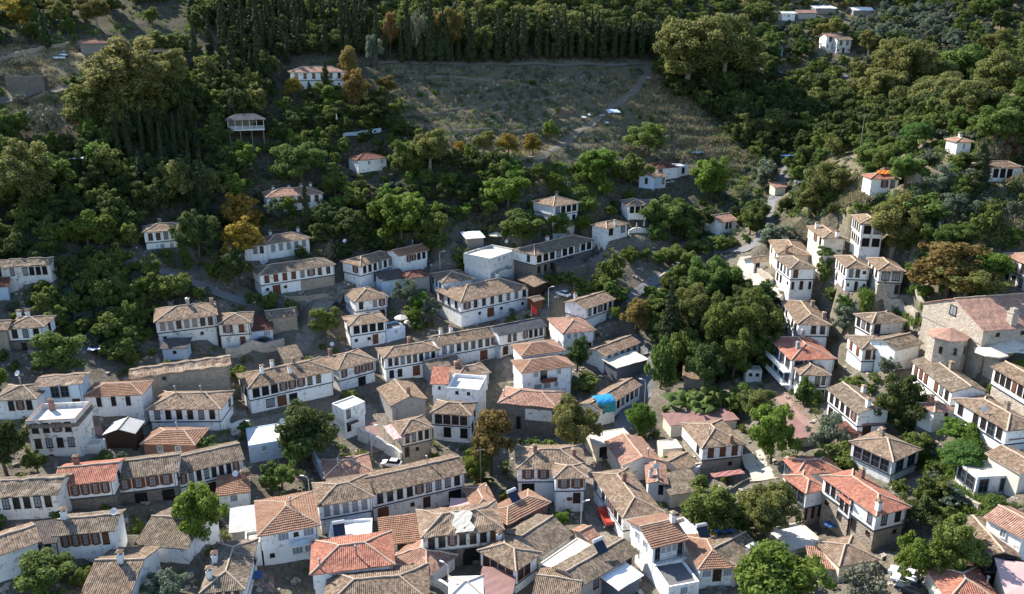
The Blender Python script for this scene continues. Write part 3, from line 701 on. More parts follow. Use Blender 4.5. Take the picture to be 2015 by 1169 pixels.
# --- right hillside middle
hs('white angular house with five brown windows and a blank wing, below the church apse', 'house', [K([(1669,661),(1698,686),(1761,681)], 5.2, roof='hip', rc='weathered', F='CCCT/-G-', Sd='CC/'), K([(1762,687),(1812,675)], 5.0, 7, roof='gu', rc='weathered', band=False)])
hs('two-storey house with a tan roof and large dark windows below the red balcony house', 'house', [K([(1558,714),(1577,737),(1638,745)], 5.8, 8, roof='hip', rc='tan', F='V-VT/V-V', Sd='VV/')])
hs('red-roofed house with long white balconies on its left side', 'house', [K([(1514,664),(1559,707),(1638,701)], 7.2, roof='hip', rc='red', Sd='VVVV/VVVV', F='VV--/VV--', band=False, ch=[(1571,672,'g'),(1580,652,'g')])])
hs('diagonal white house with five dark windows above two arches, right slope', 'house', [K([(1631,765),(1690,812),(1740,802)], 5.6, roof='gv', rc='weathered', Sd='TTTTT/AA---', ch=[(1701,757,'w'),(1709,789,'w')])])
hs('small red lean-to against the gable of the diagonal white house', 'shed', [K([(1699,834),(1739,830)], 2.8, 3.5, roof='shed', rc='rose', wall='dark_wood', band=False)], 'shed')
hs('tiny red hipped garden roof in front of the diagonal white house', 'shed', [K([(1637,830),(1657,852),(1688,849)], 2.6, roof='hip', rc='maroon', wall='dark_stone', band=False)], 'shed')
hs('square pavilion with glazed verandas under a brown pyramid roof, lower right', 'house', [K([(1677,869),(1757,906),(1804,880)], 4.6, roof='hip', rc='tan', Sd='VVVV/', F='VV/', ch=[(1736,845,'s')])])
hs('long diagonal white house with brown windows just below the church', 'house', [K([(1798,711),(1874,770),(1925,759)], 6.0, roof='gv', rc='weathered', Sd='CCC-CTT/', ch=[(1873,716,'s')])])
hs('long diagonal house with satellite dish continuing down from the church terrace', 'house', [K([(1882,786),(1982,845),(2022,826)], 5.0, roof='hip', rc='brown', Sd='T-TTVT/', ch=[(1982,798,'s')])])
hs('mauve sheet awning at the right edge below the long diagonal house', 'canopy', [K([(1988,862),(2018,858)], 2.8, 5, roof='shed', rc='sheet_mauve', wall='dark_wood', band=False, pitch=.15)], 'canopy')
hs('small two-tone house with stone gable and rose chimney amid right-hand courtyard', 'house', [K([(1814,793),(1839,809),(1873,803)], 4.4, roof='hip', rc='rose', wall='old_white', base='stone', F='-s/', ch=[(1833,783,'b')])])
hs('long house with dark windows over a high stone wall at the right edge', 'house', [K([(1956,722),(2045,774),(2085,766)], 7.5, roof='gv', rc='brown', base='pale_stone', Sd='AAACAAA/', bh=3.4)])
hs('cream flat-roofed veranda house at the right edge', 'house', [K([(1894,908),(1924,939),(1994,935)], 3.6, roof='flat', wall='old_white', topmat='concrete', Sd='VV', F='V-V', band=False, par=.15)])
hs('tan gable roof tucked behind the cream veranda at right', 'house', [K([(1946,893),(2008,930),(2050,914)], 3.6, roof='gv', rc='tan', wall='cream', band=False)])
hs('tall white three-storey house on the right hillside beside a yellow-green tree', 'house', [K([(1667,414),(1696,440),(1738,439)], 6.2, 10, roof='hip', rc='tan', Sd='TTTT/TTTT', F='AA/AA', ch=[(1725,418,'w')], band=False)])
hs('low white house with a tan hip roof left of the tall three-storey house', 'house', [K([(1591,446),(1622,468),(1663,468)], 4.8, roof='hip', rc='tan', wall='cream', Sd='-TT/', band=False, ch=[(1652,455,'w'),(1608,438,'w')])])
hs('twin-roofed white house with stone steps on the right slope', 'house', [K([(1646,504),(1667,526),(1709,525)], 5.6, roof='hip', rc='brown', Sd='TTTT/T-T', F='TTs/'), K([(1709,509),(1731,531),(1774,529)], 5.6, roof='hip', rc='brown', wall='old_white', Sd='TTT/', F='AA/', base='grey_plaster')])
hs('tall plain white house with one brown window above the pale lane', 'house', [K([(1528,507),(1557,528),(1603,526)], 6.6, roof='hip', rc='weathered', Sd='TTTT/TT-s', F='C--/')])
hs('tan-roofed house with a tall chimney behind the plain white house', 'house', [K([(1516,474),(1532,499),(1597,505)], 5.0, roof='hip', rc='tan', wall='cream', Sd='TT/', band=False, ch=[(1553,487,'b')])])
hs('little white outhouse with an arched door at the valley lane', 'shed', [K([(1484,516),(1509,512)], 3.0, 4, roof='gu', rc='tan', F='D-', band=False)], 'outhouse')
hs('house with two stacked brown roofs right of the dark valley trees', 'house', [K([(1540,592),(1572,637),(1627,632)], 5.8, roof='hip', rc='brown', Sd='TT-TT/TT--', F='-TT/--', ch=[(1626,612,'s'),(1600,590,'s')])])
hs('weathered house with a ragged roof and stone flank below the stone steps', 'house', [K([(1684,618),(1717,635),(1780,630)], 5.0, roof='hip', rc='weathered', wall='old_white', Sd='TTT/', F='V---/', ja=.25)])
hs('white two-storey house among trees at the right edge above the church', 'house', [K([(1979,500),(2040,527),(2085,520)], 6.2, roof='hip', rc='rose', wall='old_white', Sd='TTTT/TTTT')])
hs('small white cube house with a pink roof and orange patch high on the right slope', 'house', [K([(1706,330),(1715,351),(1763,352)], 4.4, 6, yaw=-2, roof='hip', rc='red', F='-TT/-s-', ch=[(1740,328,'b')])])
hs('small white house with chimney near the dark ravine at upper right', 'house', [K([(1872,260),(1884,279),(1908,279)], 3.3, 6, yaw=0, roof='hip', rc='rose', F='-w-', ch=[(1891,250,'w')], band=False)])
hs('low long house with three dark windows beside the lone cypress at right', 'house', [K([(1937,328),(1999,331)], 3.8, 6, yaw=-6, roof='hip', rc='brown', F='-AAA-', band=False, ch=[(1917,322,'b')])])
hs('ruined earth-brown outbuilding behind a grey shrub on the right slope', 'shed', [K([(1813,343),(1851,331)], 3.0, 5, yaw=15, roof='shed', rc='brown', wall='stone', band=False)], 'outbuilding')
# --- upper middle
hs('small house with three dark loggia windows in the upper middle', 'house', [K([(1211,386),(1236,404),(1267,398)], 4.2, 8, roof='hip', rc='tan', F='AAA/', band=False)])
hs('narrow brown gable beside the loggia house in the upper middle', 'house', [K([(1268,405),(1298,398)], 3.0, 6, yaw=22, roof='gu', rc='brown', wall='grey_plaster', band=False)])
hs('dark red-roofed house below the ridge trail, upper middle', 'house', [K([(1293,331),(1333,328)], 3.6, 8, roof='hip', rc='maroon', F='T---', band=False), K([(1333,329),(1356,325)], 3.2, 6, roof='flat', rc='dark', F='-A-', band=False, topmat='sheet_white')])
hs('little house with a three-arched loggia above a cafe terrace', 'house', [K([(1288,349),(1312,339)], 3.6, 5, yaw=28, roof='gu', rc='tan', F='AAA', band=False)])
hs('grey-blue gabled cottage left of the three-arched loggia', 'house', [K([(1258,346),(1287,349)], 3.4, 6, roof='gv', rc='tan', wall='blue_white', F='-T-', band=False)])
hs('orange-tiled gable house standing alone at the valley mouth', 'house', [K([(1398,419),(1418,437),(1454,425)], 3.8, 8, yaw=28, roof='gu', rc='rose', F='-TT-', band=False)])
hs('small white house with two arched windows beside two closed white parasols', 'house', [K([(1194,449),(1234,440)], 3.8, 6, roof='hip', rc='tan', F='A-A', band=False, ch=[(1222,434,'w')])])
hs('compact white house with four black arched windows and one big chimney', 'house', [K([(1058,395),(1089,406),(1138,398)], 4.6, roof='hip', rc='tan', F='AAAA/', ch=[(1095,375,'s')], wall='white')])
hs('long white house with nine black arched windows over a dark stone storey', 'house', [K([(1024,488),(1052,502),(1167,472)], 6.0, roof='hip', rc='weathered', base='dark_stone', F='AAAAAAAAA/TTTT-G---', Sd='-T/', ch=[(1077,466,'w'),(1119,455,'b')])])
hs('white flat-roofed block with a mural band and two balconies', 'house', [K([(935,491),(964,509),(1018,491)], 6.6, roof='flat', wall='bright', topmat='concrete', F='-ww-w/--M-', band=False)])
hs('grand white house with eight tall windows and a dark blue band, centre', 'house', [K([(872,569),(907,594),(1042,565)], 6.4, roof='hip', rc='tan', F='TTTTTTTT/-sEs-s', Sd='TTT/', ch=[(978,538,'w')])])
hs('small hip-roofed house with blue windows left of the grand white house', 'house', [K([(848,539),(871,556),(927,546)], 4.4, roof='hip', rc='brown', Sd='UUU/', F='----/', band=False)])
hs('white gabled house with five windows and a blank white left wall', 'house', [K([(1117,593),(1153,607),(1208,588)], 5.0, roof='gu', rc='tan', F='TTSTT/--T', ch=[(1132,575,'w')])])
hs('white modern house under a dusty pink hipped roof, centre right of the flag', 'house', [K([(1062,610),(1109,655),(1161,641)], 5.0, 11, roof='hip', rc='rose', F='www-/', Sd='----/', band=False, ch=[(1121,620,'p')])])
hs('slate-dark roofed link house with peeling wall beside the pink hip', 'house', [K([(983,659),(1073,641)], 5.4, 6.5, roof='gu', rc='slate', wall='old_white', F='-TT-TTTT/', ch=[])])
hs('long white row with sixteen dark windows under one brown roof in the centre', 'house', [K([(739,687),(757,704),(862,687)], 5.6, roof='hip', rc='tan', F='TTTTTTTT/TT-E-T', Sd='TT/', ch=[(802,660,'b')]), K([(863,680),(983,659)], 5.6, 7, roof='gu', rc='brown', F='TTTTTTTS/----E-', ch=[(867,648,'w'),(887,645,'w'),(858,672,'p')])])
hs('small tan flat kiosk roof near the grand white house', 'shed', [K([(1050,563),(1076,553)], 2.8, 5, roof='shed', rc='tan', wall='dark_wood', F='-s-', band=False)], 'kiosk')
hs('red wooden kiosk right of the red flag', 'shed', [K([(1051,592),(1068,588)], 2.6, 3, roof='gu', rc='tan', wall='brown_wood', band=False)], 'kiosk')
hs('white three-storey modern house with two striped roofs and a brown balcony', 'house', [K([(1028,732),(1126,719)], 7.8, 7, roof='hip', rc='course', F='-wV-w-/-MMw-/', Sd='', band=False), K([(1028,699),(1108,689)], 7.6, 7, roof='hip', rc='course', band=False)])
hs('ruined stone building with a large white plaster patch and rosy roof', 'house', [K([(983,791),(1094,801)], 6.4, 8, roof='hip', rc='rose', wall='dark_stone', F='---/--', band=False, ch=[(990,765,'p')])])
hs('white block with a flat roof terrace behind the brown arched loggia', 'house', [K([(878,762),(943,767)], 7.0, 8, roof='flat', wall='white', topmat='bright', F='-s-s-', band=False, par=.8), K([(850,754),(879,754)], 7.2, 6, roof='shed', rc='red', F='-s-', band=False)])
hs('house with four brown arched openings in an upper loggia over a dark porch', 'house', [K([(850,811),(925,816)], 6.0, 6, roof='hip', rc='brown', F='BBBB/-G-G', wall='white')])
hs('grey gable-ended stone house with a brick chimney beside the pink awning', 'house', [K([(771,797),(837,784)], 4.2, 10, roof='gv', rc='tan', wall='grey_plaster', F='--', Rd='-T-', band=False, ch=[(803,768,'b')])])
hs('little hip-roofed house with four windows above a bare stone base', 'house', [K([(782,829),(791,853),(849,840)], 6.8, roof='hip', rc='tan', base='stone', F='TTTT/', Sd='', wall='cream')])
hs('square whitewashed house with a cream flat roof beside the big dark garden tree', 'house', [K([(647,796),(676,806),(718,790)], 6.6, roof='flat', wall='white', topmat='cream', F='T--/T--', band=False, par=.3)])
hs('low house under a dazzling white flat roof left of the dark garden tree', 'house', [K([(477,844),(489,877),(579,862)], 3.6, roof='flat', wall='blue_white', topmat='bright', F='-w-w-', band=False, par=.12)])
hs('long white house with three white chimneys and black arched windows, left of centre', 'house', [K([(462,738),(489,764),(655,728)], 5.7, roof='hip', rc='brown', F='AAASTTTT-/-AEA---', Sd='AA/', ch=[(515,724,'w'),(535,713,'w'),(569,719,'w'),(577,708,'s')])])
hs('white house with four arched shuttered windows joined to the three-chimney house', 'house', [K([(666,727),(738,708)], 5.2, 9, roof='hip', rc='tan', F='S-SSS/--G-', ch=[(649,685,'b')])])
hs('tall three-storey white house with a walled roof terrace and brick chimney, left', 'house', [K([(49,830),(148,825)], 7.2, 9, roof='flat', wall='old_white', topmat='bright', F='TTTT/TTTT/', Rd='-ww/-w-', band=False, par=.9, ch=[(100,790,'b')])])
hs('rough cream-tiled roof over blue glazing behind the walled roof terrace', 'house', [K([(72,759),(158,753)], 6.5, 6, roof='gu', rc='patchy', wall='blue_white', F='-VV-/', band=False, ja=.25, pitch=.28)])
hs('low white house with three dark windows at the left edge beside the tall terrace house', 'house', [K([(-12,787),(69,783)], 4.4, 8, roof='hip', rc='weathered', F='-TTT/', ch=[(38,742,'p')])])
hs('white house with three windows and a grey-brown course roof over a shaded yard', 'house', [K([(166,779),(277,775)], 4.6, 7, roof='hip', rc='course', base='blue_white', F='-T-T-T-/', wall='white')])
hs('broad white house with six dark windows and a mottled brown hip roof, left', 'house', [K([(292,804),(432,803)], 4.8, 9, roof='hip', rc='tan', F='TTTTTT/', Rd='-T', ch=[(344,765,'p'),(395,765,'p')])])
hs('red-walled hut under a faceted brown hip roof', 'shed', [K([(282,872),(381,874)], 2.9, 7, roof='hip', rc='course', wall='brick', F='-w-w-', band=False, ch=[(347,835,'p')])], 'hut')
hs('pale grey gabled tent over an outdoor kitchen', 'canopy', [K([(208,853),(263,851)], 3.2, 5, roof='gv', rc='sheet_grey', wall='dark_wood', band=False, pitch=.35, ja=.02)], 'canopy')
hs('roofless-looking stone barn with one small white-framed window, left', 'house', [K([(258,743),(451,717)], 5.4, 6, roof='gu', rc='patchy', wall='stone', F='--s-----', band=False, ja=.3, pitch=.25)])
hs('long white house with orange-framed windows and a shuttered corner wing', 'house', [K([(294,610),(306,633),(425,619)], 5.6, roof='hip', rc='tan', F='OOTOOTT/s---s-', wall='old_white', ch=[(369,592,'g'),(420,580,'s')]), K([(430,638),(491,634)], 6.0, 8, roof='hip', rc='brown', F='SC/-C', wall='old_white')])
hs('small lean-to with a dark roof under the orange-framed windows', 'shed', [K([(319,685),(366,683)], 2.8, 4, roof='shed', rc='dark', wall='blue_white', F='-s-', band=False)], 'shed')
hs('dark red lean roof with a sunlit corner beside the shuttered wing', 'house', [K([(495,651),(536,646)], 2.9, 7, roof='shed', rc='maroon', wall='blue_white', F='-M', band=False)])
hs('brown stone shed with a mossy roof below the half-stone house', 'shed', [K([(527,626),(584,619)], 3.6, 6, roof='gu', rc='weathered', wall='stone', band=False)], 'shed')
hs('white house whose right half stands on bare stone with eight brown windows', 'house', [K([(511,541),(657,520)], 5.6, 8, roof='hip', rc='weathered', F='CCCCTTTT/sEs--w--')])
hs('white house with grey-framed windows and white chimneys half hidden by a yellow tree', 'house', [K([(525,480),(608,468)], 4.2, 8, roof='hip', rc='tan', F='KKKKK/', ch=[(519,445,'w'),(590,441,'w')], band=False), K([(441,486),(524,481)], 4.0, 7, roof='hip', rc='brown', F='TTT-TT/', band=False)])
hs('white house with seven dark windows on a blue band behind a dark lean-to', 'house', [K([(682,512),(709,523),(784,502)], 5.2, roof='hip', rc='tan', F='TTTTTTT/-D--', Sd='-T/')])
hs('small house under a pale striped tile roof next to the seven-window house', 'house', [K([(786,503),(841,491)], 4.4, 6, roof='gu', rc='course', F='-TTTT/', band=False, ch=[(812,475,'p')])])
hs('little tan-roofed house with two orange shutters and a patio', 'house', [K([(677,573),(699,593),(762,584)], 4.8, roof='hip', rc='tan', F='T-OS/', Sd='-/')])
hs('white house with an arched dark loggia below the orange-shuttered house', 'house', [K([(670,625),(689,640),(760,630)], 5.6, roof='hip', rc='patchy', F='AAAA/s-sE-', Sd='-T/'), K([(760,649),(797,641)], 3.2, 5, roof='flat', wall='blue_white', topmat='dark_concrete', F='-w-', band=False)])
hs('white house with five windows and one chimney alone in the trees at left', 'house', [K([(276,452),(283,457),(366,450)], 4.6, 8, roof='hip', rc='tan', F='TTTTT/-ww-', ch=[(313,422,'g')])])
hs('dilapidated white house with an open loggia at the left edge', 'house', [K([(-28,526),(97,520)], 4.6, 6, roof='gu', rc='weathered', base='dark_stone', F='TT-T-AAAA/', ja=.3, wall='old_white')])
hs('small white house with two white chimneys and a stone base at the left edge', 'house', [K([(12,646),(84,642)], 5.4, 8, roof='hip', rc='brown', base='dark_stone', F='TTT/', ch=[(21,610,'w'),(60,602,'w')]), K([(-40,652),(12,648)], 5.0, 7, roof='gu', rc='brown', wall='stone', band=False)])
hs('white house with six brown windows and four white chimneys in the dark trees', 'house', [K([(511,370),(526,388),(632,378)], 4.4, 9, roof='hip', rc='rose', F='CCCCCC/', ch=[(533,358,'w'),(563,355,'w'),(588,355,'w'),(610,357,'w')], band=False)])
hs('small white square house with a dark red roof in deep shade', 'house', [K([(672,305),(704,315),(749,307)], 3.8, 8, roof='hip', rc='maroon', F='-w-w', Sd='-ww', band=False, step=False)])
hs('white mansion with a shadow-striped tile roof below the cypresses', 'house', [K([(540,132),(571,142),(665,133)], 5.6, 10, yaw=18, roof='hip', rc='rose', F='TTTTTT/', Sd='TTTT/', ch=[(624,112,'w')])])
hs('low dark timber building beside the white pergola on the upper left knoll', 'house', [K([(157,85),(203,80)], 3.6, 8, yaw=20, roof='hip', rc='maroon', wall='grey_wood', F='----', band=False, step=False)])
hs('white flat pergola roof over a red wall on the upper left knoll', 'canopy', [K([(203,82),(237,81)], 3.4, 4, yaw=12, roof='shed', rc='sheet_white', wall='brick', pitch=.1, band=False)], 'pergola')
hs('pale blue-white building half hidden behind the big yellow plane tree', 'house', [K([(286,78),(323,72)], 4.2, 6, yaw=20, roof='gu', rc='tan', wall='old_white', F='-w-', band=False)])
hs('low grey shed roof right of the half hidden pale building', 'shed', [K([(328,84),(372,80)], 3.2, 6, yaw=20, roof='shed', rc='dark', wall='grey_plaster', band=False)], 'shed')
hs('white house with two terracotta wings far up the valley', 'house', [K([(1627,71),(1654,69)], 5.5, 7, yaw=8, roof='gu', rc='rose', F='T-/', band=False), K([(1648,78),(1674,77)], 5.5, 7, yaw=5, roof='gu', rc='brown', F='TT/', wall='old_white', band=False)])
hs('red-tiled farm roof at the top of the valley', 'house', [K([(1572,25),(1604,24)], 2.6, 8, yaw=5, roof='gu', rc='rose', wall='grey_plaster', band=False)])
hs('white sheet-metal roof right of the red farm roof', 'shed', [K([(1606,16),(1642,14)], 2.6, 8, yaw=4, roof='shed', rc='sheet_white', wall='grey_wood', band=False)], 'barn')
hs('tiny white hut left of the red farm roof', 'shed', [K([(1540,26),(1563,25)], 3.2, 5, yaw=4, roof='gu', rc='sheet_white', F='-s-', band=False)], 'hut')
hs('grey-white metal barn roof high at upper right', 'shed', [K([(1680,20),(1712,18)], 2.4, 9, yaw=-4, roof='gu', rc='sheet_white', wall='grey_wood', band=False)], 'barn')
hs('bright paved terrace with a low wall below the glazed red-roofed twins', 'terrace', [K([(1529,1036),(1553,1084),(1624,1068)], 1.0, roof='flat', wall='cream', topmat='bright', band=False, par=.35)], 'terrace')
# --- further small buildings between them
hs('long low tan house with blue-green windows below the blank-walled gable house', 'house', [K([(1190,700),(1257,674)], 3.5, 6, roof='gu', rc='tan', F='UUUUU', band=False)])
hs('white tan-roofed building on the bend beside the bright blue tarpaulin', 'house', [K([(1181,806),(1259,757)], 3.8, 5, roof='gu', rc='tan', F='s-sTTTTT', band=False)])
hs('cream sheet canopy above the road bend in the middle', 'canopy', [K([(1214,722),(1272,706)], 3.2, 5, roof='shed', rc='canvas', wall='grey_trim', pitch=.1, band=False)], 'canopy')
hs('low tan-roofed hut half hidden in the valley garden', 'shed', [K([(1346,742),(1400,747)], 2.6, 6, roof='shed', rc='tan', wall='stone', band=False, pitch=.3)], 'hut')
hs('little white transformer hut with two vents under the balcony house', 'shed', [K([(1469,728),(1500,729)], 2.8, 3, roof='flat', wall='bright', F='ss', band=False, par=.1)], 'hut')
hs('dusty rose flat sheet roof along the stepped lane at right', 'canopy', [K([(1562,862),(1604,856)], 2.4, 9, roof='shed', rc='sheet_mauve', wall='cream', pitch=.06, band=False)], 'canopy')
hs('dark patched roof behind the white flat-roofed block, centre', 'house', [K([(848,726),(905,714)], 3.8, 6, roof='gu', rc='weathered', wall='grey_plaster', band=False)])
hs('tan hip roof with twin chimneys beside the white flat-roofed block, centre', 'house', [K([(900,742),(962,732)], 4.3, 6, roof='hip', rc='patchy', F='-s-s', band=False, ch=[(897,712,'b'),(905,712,'b')])])
hs('cream-walled house with a rosy hip roof just behind the central long house', 'house', [K([(641,938),(729,926)], 3.4, 7, roof='hip', rc='rose', wall='cream', F='-s-s-s', band=False, ch=[(664,905,'p')])])
hs('cream concrete flat roof above the parked pickup', 'house', [K([(1174,878),(1250,866)], 3.2, 6, roof='flat', wall='cream', topmat='cream', band=False, par=.1, F='G-G')])
hs('white metal shed roof under the trees near the open parasol', 'shed', [K([(919,469),(951,463)], 2.8, 5, yaw=20, roof='shed', rc='sheet_white', wall='grey_wood', band=False, pitch=.2)], 'shed')
hs('tiny reddish roof by the dark ravine mouth', 'shed', [K([(1526,368),(1546,364)], 2.6, 4, yaw=10, roof='shed', rc='rose', wall='cream', band=False)], 'shed')
hs('dark lean-to roof before the seven-window house', 'shed', [K([(752,552),(798,545)], 3.0, 5, roof='shed', rc='dark', wall='blue_white', band=False)], 'shed')
hs('dark brown hip roof in shade left of the blue-windowed house', 'house', [K([(800,548),(845,541)], 3.4, 6, roof='hip', rc='maroon', wall='grey_plaster', band=False, step=False)])
hs('low dark shed roof under the nine-arched house', 'shed', [K([(1118,531),(1155,521)], 2.7, 5, roof='shed', rc='dark', wall='dark_stone', band=False)], 'shed')
hs('ruined roofless stone block on the upper left knoll', 'ruin', [K([(9,151),(64,147)], 4.6, 4, yaw=14, roof='flat', wall='dark_stone', topmat='stone', band=False, par=.3)], 'stone_ruin')
hs('low stone-walled store with a brown roof right of the broken stone barn', 'shed', [K([(560,706),(592,700)], 2.6, 5, roof='shed', rc='weathered', wall='stone', band=False)], 'shed')
hs('white-walled open yard building at the foot of the three-window house', 'house', [K([(1353,915),(1402,908)], 2.6, 3, roof='flat', wall='white', topmat='dark_concrete', band=False, par=.3)])
hs('low brown roof beside the tall terrace house yard wall', 'shed', [K([(150,878),(196,876)], 2.0, 3, roof='flat', wall='old_white', topmat='concrete', band=False, par=.2)], 'shed')
hs('blue and white shaded house at the far left edge above the terrace house', 'house', [K([(-20,566),(14,562)], 3.6, 5, roof='shed', rc='maroon', wall='blue_white', band=False)])
# ------------------------------------------------------------------ leaves, crowns, trunks
def leaf_cloud(centres, radii, per, size, r, flat=1.0, core=0.68, clump_tint=0.5, up=0.3):
    """clumps of leaf quads; returns verts, tints (4 verts per leaf) and core blobs"""
    V = []; Tn = []
    for c, rad in zip(centres, radii):
        n = max(6, int(per*(rad**2)))
        d = r.normal(size=(n, 3)); d /= np.linalg.norm(d, axis=1)[:, None]
        rr = rad*(0.62+0.46*r.random(n)**0.7)
        p = c+d*rr[:, None]*np.array([1, 1, flat])
        nrm = d*0.9+r.normal(size=(n, 3))*0.55+np.array([0, 0, up]); nrm /= np.linalg.norm(nrm, axis=1)[:, None]
        a = np.cross(nrm, r.normal(size=(n, 3))); a /= np.linalg.norm(a, axis=1)[:, None]
        b = np.cross(nrm, a)
        s = size*(0.6+0.8*r.random(n))[:, None]
        q = np.stack([p-a*s*.5-b*s*.16, p+b*s*-.42, p+a*s*.5-b*s*.1, p+b*s*.42], 1)
        V.append(q.reshape(-1, 3))
        t = np.clip(clump_tint*r.random()+(1-clump_tint)*r.random(n), 0, 1); Tn.append(np.repeat(t, 4))
    return np.concatenate(V), np.concatenate(Tn)
_ico = None
def ico():
    global _ico
    if _ico is None:
        import bmesh
        bm = bmesh.new(); bmesh.ops.create_icosphere(bm, subdivisions=1, radius=1)
        bm.verts.ensure_lookup_table(); _ico = (np.array([v.co[:] for v in bm.verts]), np.array([[v.index for v in f.verts] for f in bm.faces])); bm.free()
    return _ico
def cores(centres, radii, k, r, flat=1.0):
    iv, fv = ico(); V = []; F = []
    for i, (c, rad) in enumerate(zip(centres, radii)):
        V.append(c+iv*rad*k*np.array([1, 1, flat])*(0.85+.3*r.random((len(iv), 1)))); F.append(fv+i*len(iv))
    return np.concatenate(V), np.concatenate(F)
def np_mesh(name, mat, quads=None, qt=None, tris=None, tf=None):
    """mesh of leaf quads (verts 4 by 4, tints) and core triangles"""
    nq = 0 if quads is None else len(quads)//4
    V = quads if tris is None else np.concatenate([quads, tris])
    me = bpy.data.meshes.new(name)
    nt_ = 0 if tris is None else len(tf)
    me.vertices.add(len(V)); me.vertices.foreach_set('co', np.ascontiguousarray(V, np.float32).ravel())
    loops = np.arange(nq*4, dtype=np.int32)
    if nt_: loops = np.concatenate([loops, (tf+nq*4).ravel().astype(np.int32)])
    me.loops.add(len(loops)); me.loops.foreach_set('vertex_index', loops)
    starts = np.concatenate([np.arange(nq)*4, nq*4+np.arange(nt_)*3]).astype(np.int32)
    tot = np.concatenate([np.full(nq, 4), np.full(nt_, 3)]).astype(np.int32)
    me.polygons.add(nq+nt_); me.polygons.foreach_set('loop_start', starts); me.polygons.foreach_set('loop_total', tot)
    me.update(calc_edges=True)
    at = me.color_attributes.new('tint', 'FLOAT_COLOR', 'POINT')
    t = np.zeros(len(V), np.float32); t[:nq*4] = qt
    if nt_: t[nq*4:] = 0.25  # cores tinted darker: shade inside the crown put into the colour
    col = np.stack([t, t, t, np.ones_like(t)], 1); at.data.foreach_set('color', col.ravel())
    me.materials.append(MATS[mat]); return me

def crown_broad(seed, R=4.0, H=8.0, z0=2.0, n=64, leaf=.32, per=215, lumpy=1.0, flat=.85, fill=0.5):
    r = np.random.default_rng(seed); C_ = []; Rd = []
    zc = (z0+H)/2; rz = (H-z0)/2
    nl = 8+int(3*r.random())                    # boughs, each carrying a handful of leaf clumps
    for i in range(nl):
        th = 2.4*i+r.random(); uz = 1-1.75*(i+.5)/nl; uz += .2*r.normal()
        uz = max(-.8, min(.95, uz)); hr_ = math.sqrt(max(0, 1-uz*uz)); k = .50+.20*r.random()
        b = np.array([math.cos(th)*hr_*R*k, math.sin(th)*hr_*R*k, zc+uz*rz*k]); br = R*(.34+.14*r.random())*lumpy**.3
        for j in range(max(3, int(n/nl))):
            d = r.normal(size=3); d /= np.linalg.norm(d); d[2] = d[2]*.8+.15
            C_.append(b+d*br*(.55+.5*r.random())); Rd.append(R*(.13+.11*r.random()))
    for j in range(4): C_.append(np.array([r.normal()*R*.2, r.normal()*R*.2, zc+r.normal()*rz*.25])); Rd.append(R*.36)
    for c in C_: c[2] = max(c[2], z0*.6+.4)
    q, t = leaf_cloud(C_, Rd, per, leaf, r, flat)
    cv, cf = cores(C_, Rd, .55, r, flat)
    return q, t, cv, cf
def crown_cypress(seed, R=1.25, H=14.0):
    r = np.random.default_rng(seed); C_ = []; Rd = []
    n = 44
    for i in range(n):
        a = (i+.5)/n; z = .6+a*(H-.8)
        prof = R*(min(1, a*6+.35))*(1-a**2.2)**.8+.10
        th = r.random()*6.28; off = prof*.38
        C_.append(np.array([math.cos(th)*off, math.sin(th)*off, z])); Rd.append(prof*.68)
    q = []; t = []
    for c, rad in zip(C_, Rd):
        k = int(95*max(.35, rad/R)); d = r.normal(size=(k, 3)); d[:, 2] *= .6; d /= np.linalg.norm(d, axis=1)[:, None]
        p = c+d*rad*np.array([1, 1, 1.3])*(.8+.3*r.random((k, 1)))
        a = np.stack([d[:, 0]*.35, d[:, 1]*.35, np.ones(k)], 1)+r.normal(size=(k, 3))*.22; a /= np.linalg.norm(a, axis=1)[:, None]
        b = np.cross(a, d+r.normal(size=(k, 3))*.3); b /= np.linalg.norm(b, axis=1)[:, None]
        s = .42*(.6+.8*r.random((k, 1)))
        q.append(np.stack([p-a*s*.5, p-b*s*.2, p+a*s*.6, p+b*s*.2], 1).reshape(-1, 3)); t.append(np.repeat(np.clip(r.random()*.4+.6*r.random(k), 0, 1), 4))
    cv, cf = cores(C_, Rd, .78, r, 1.3)
    return np.concatenate(q), np.concatenate(t), cv, cf
def crown_pine(seed, R=4.2, H=8.0):
    r = np.random.default_rng(seed); C_ = []; Rd = []
    for i in range(78):
        th = r.random()*6.28; rr = math.sqrt(r.random())*.86
        z = H*.42+(H*.52)*math.sqrt(max(0, 1-rr*rr))-.25*r.random()-(H*.2*r.random() if rr > .5 else 0)
        C_.append(np.array([math.cos(th)*rr*R, math.sin(th)*rr*R, z])); Rd.append(R*(.17+.08*r.random()))
    q, t = leaf_cloud(C_, Rd, 190, .26, r, .75, up=.5)
    cv, cf = cores(C_, Rd, .75, r, .75)
    return q, t, cv, cf
def crown_conifer(seed, R=2.6, H=13.0):
    r = np.random.default_rng(seed); C_ = []; Rd = []
    for i in range(60):
        a = (i+.3)/60; z = 1.2+a*(H-1.5); prof = R*(1-a)**.85+.15
        th = i*2.4+r.random(); k = .45+.4*r.random()
        C_.append(np.array([math.cos(th)*prof*k, math.sin(th)*prof*k, z])); Rd.append(prof*.42+.14)
    q, t = leaf_cloud(C_, Rd, 110, .36, r, .6, up=-.1)
    cv, cf = cores(C_, Rd, .7, r, .6)
    return q, t, cv, cf
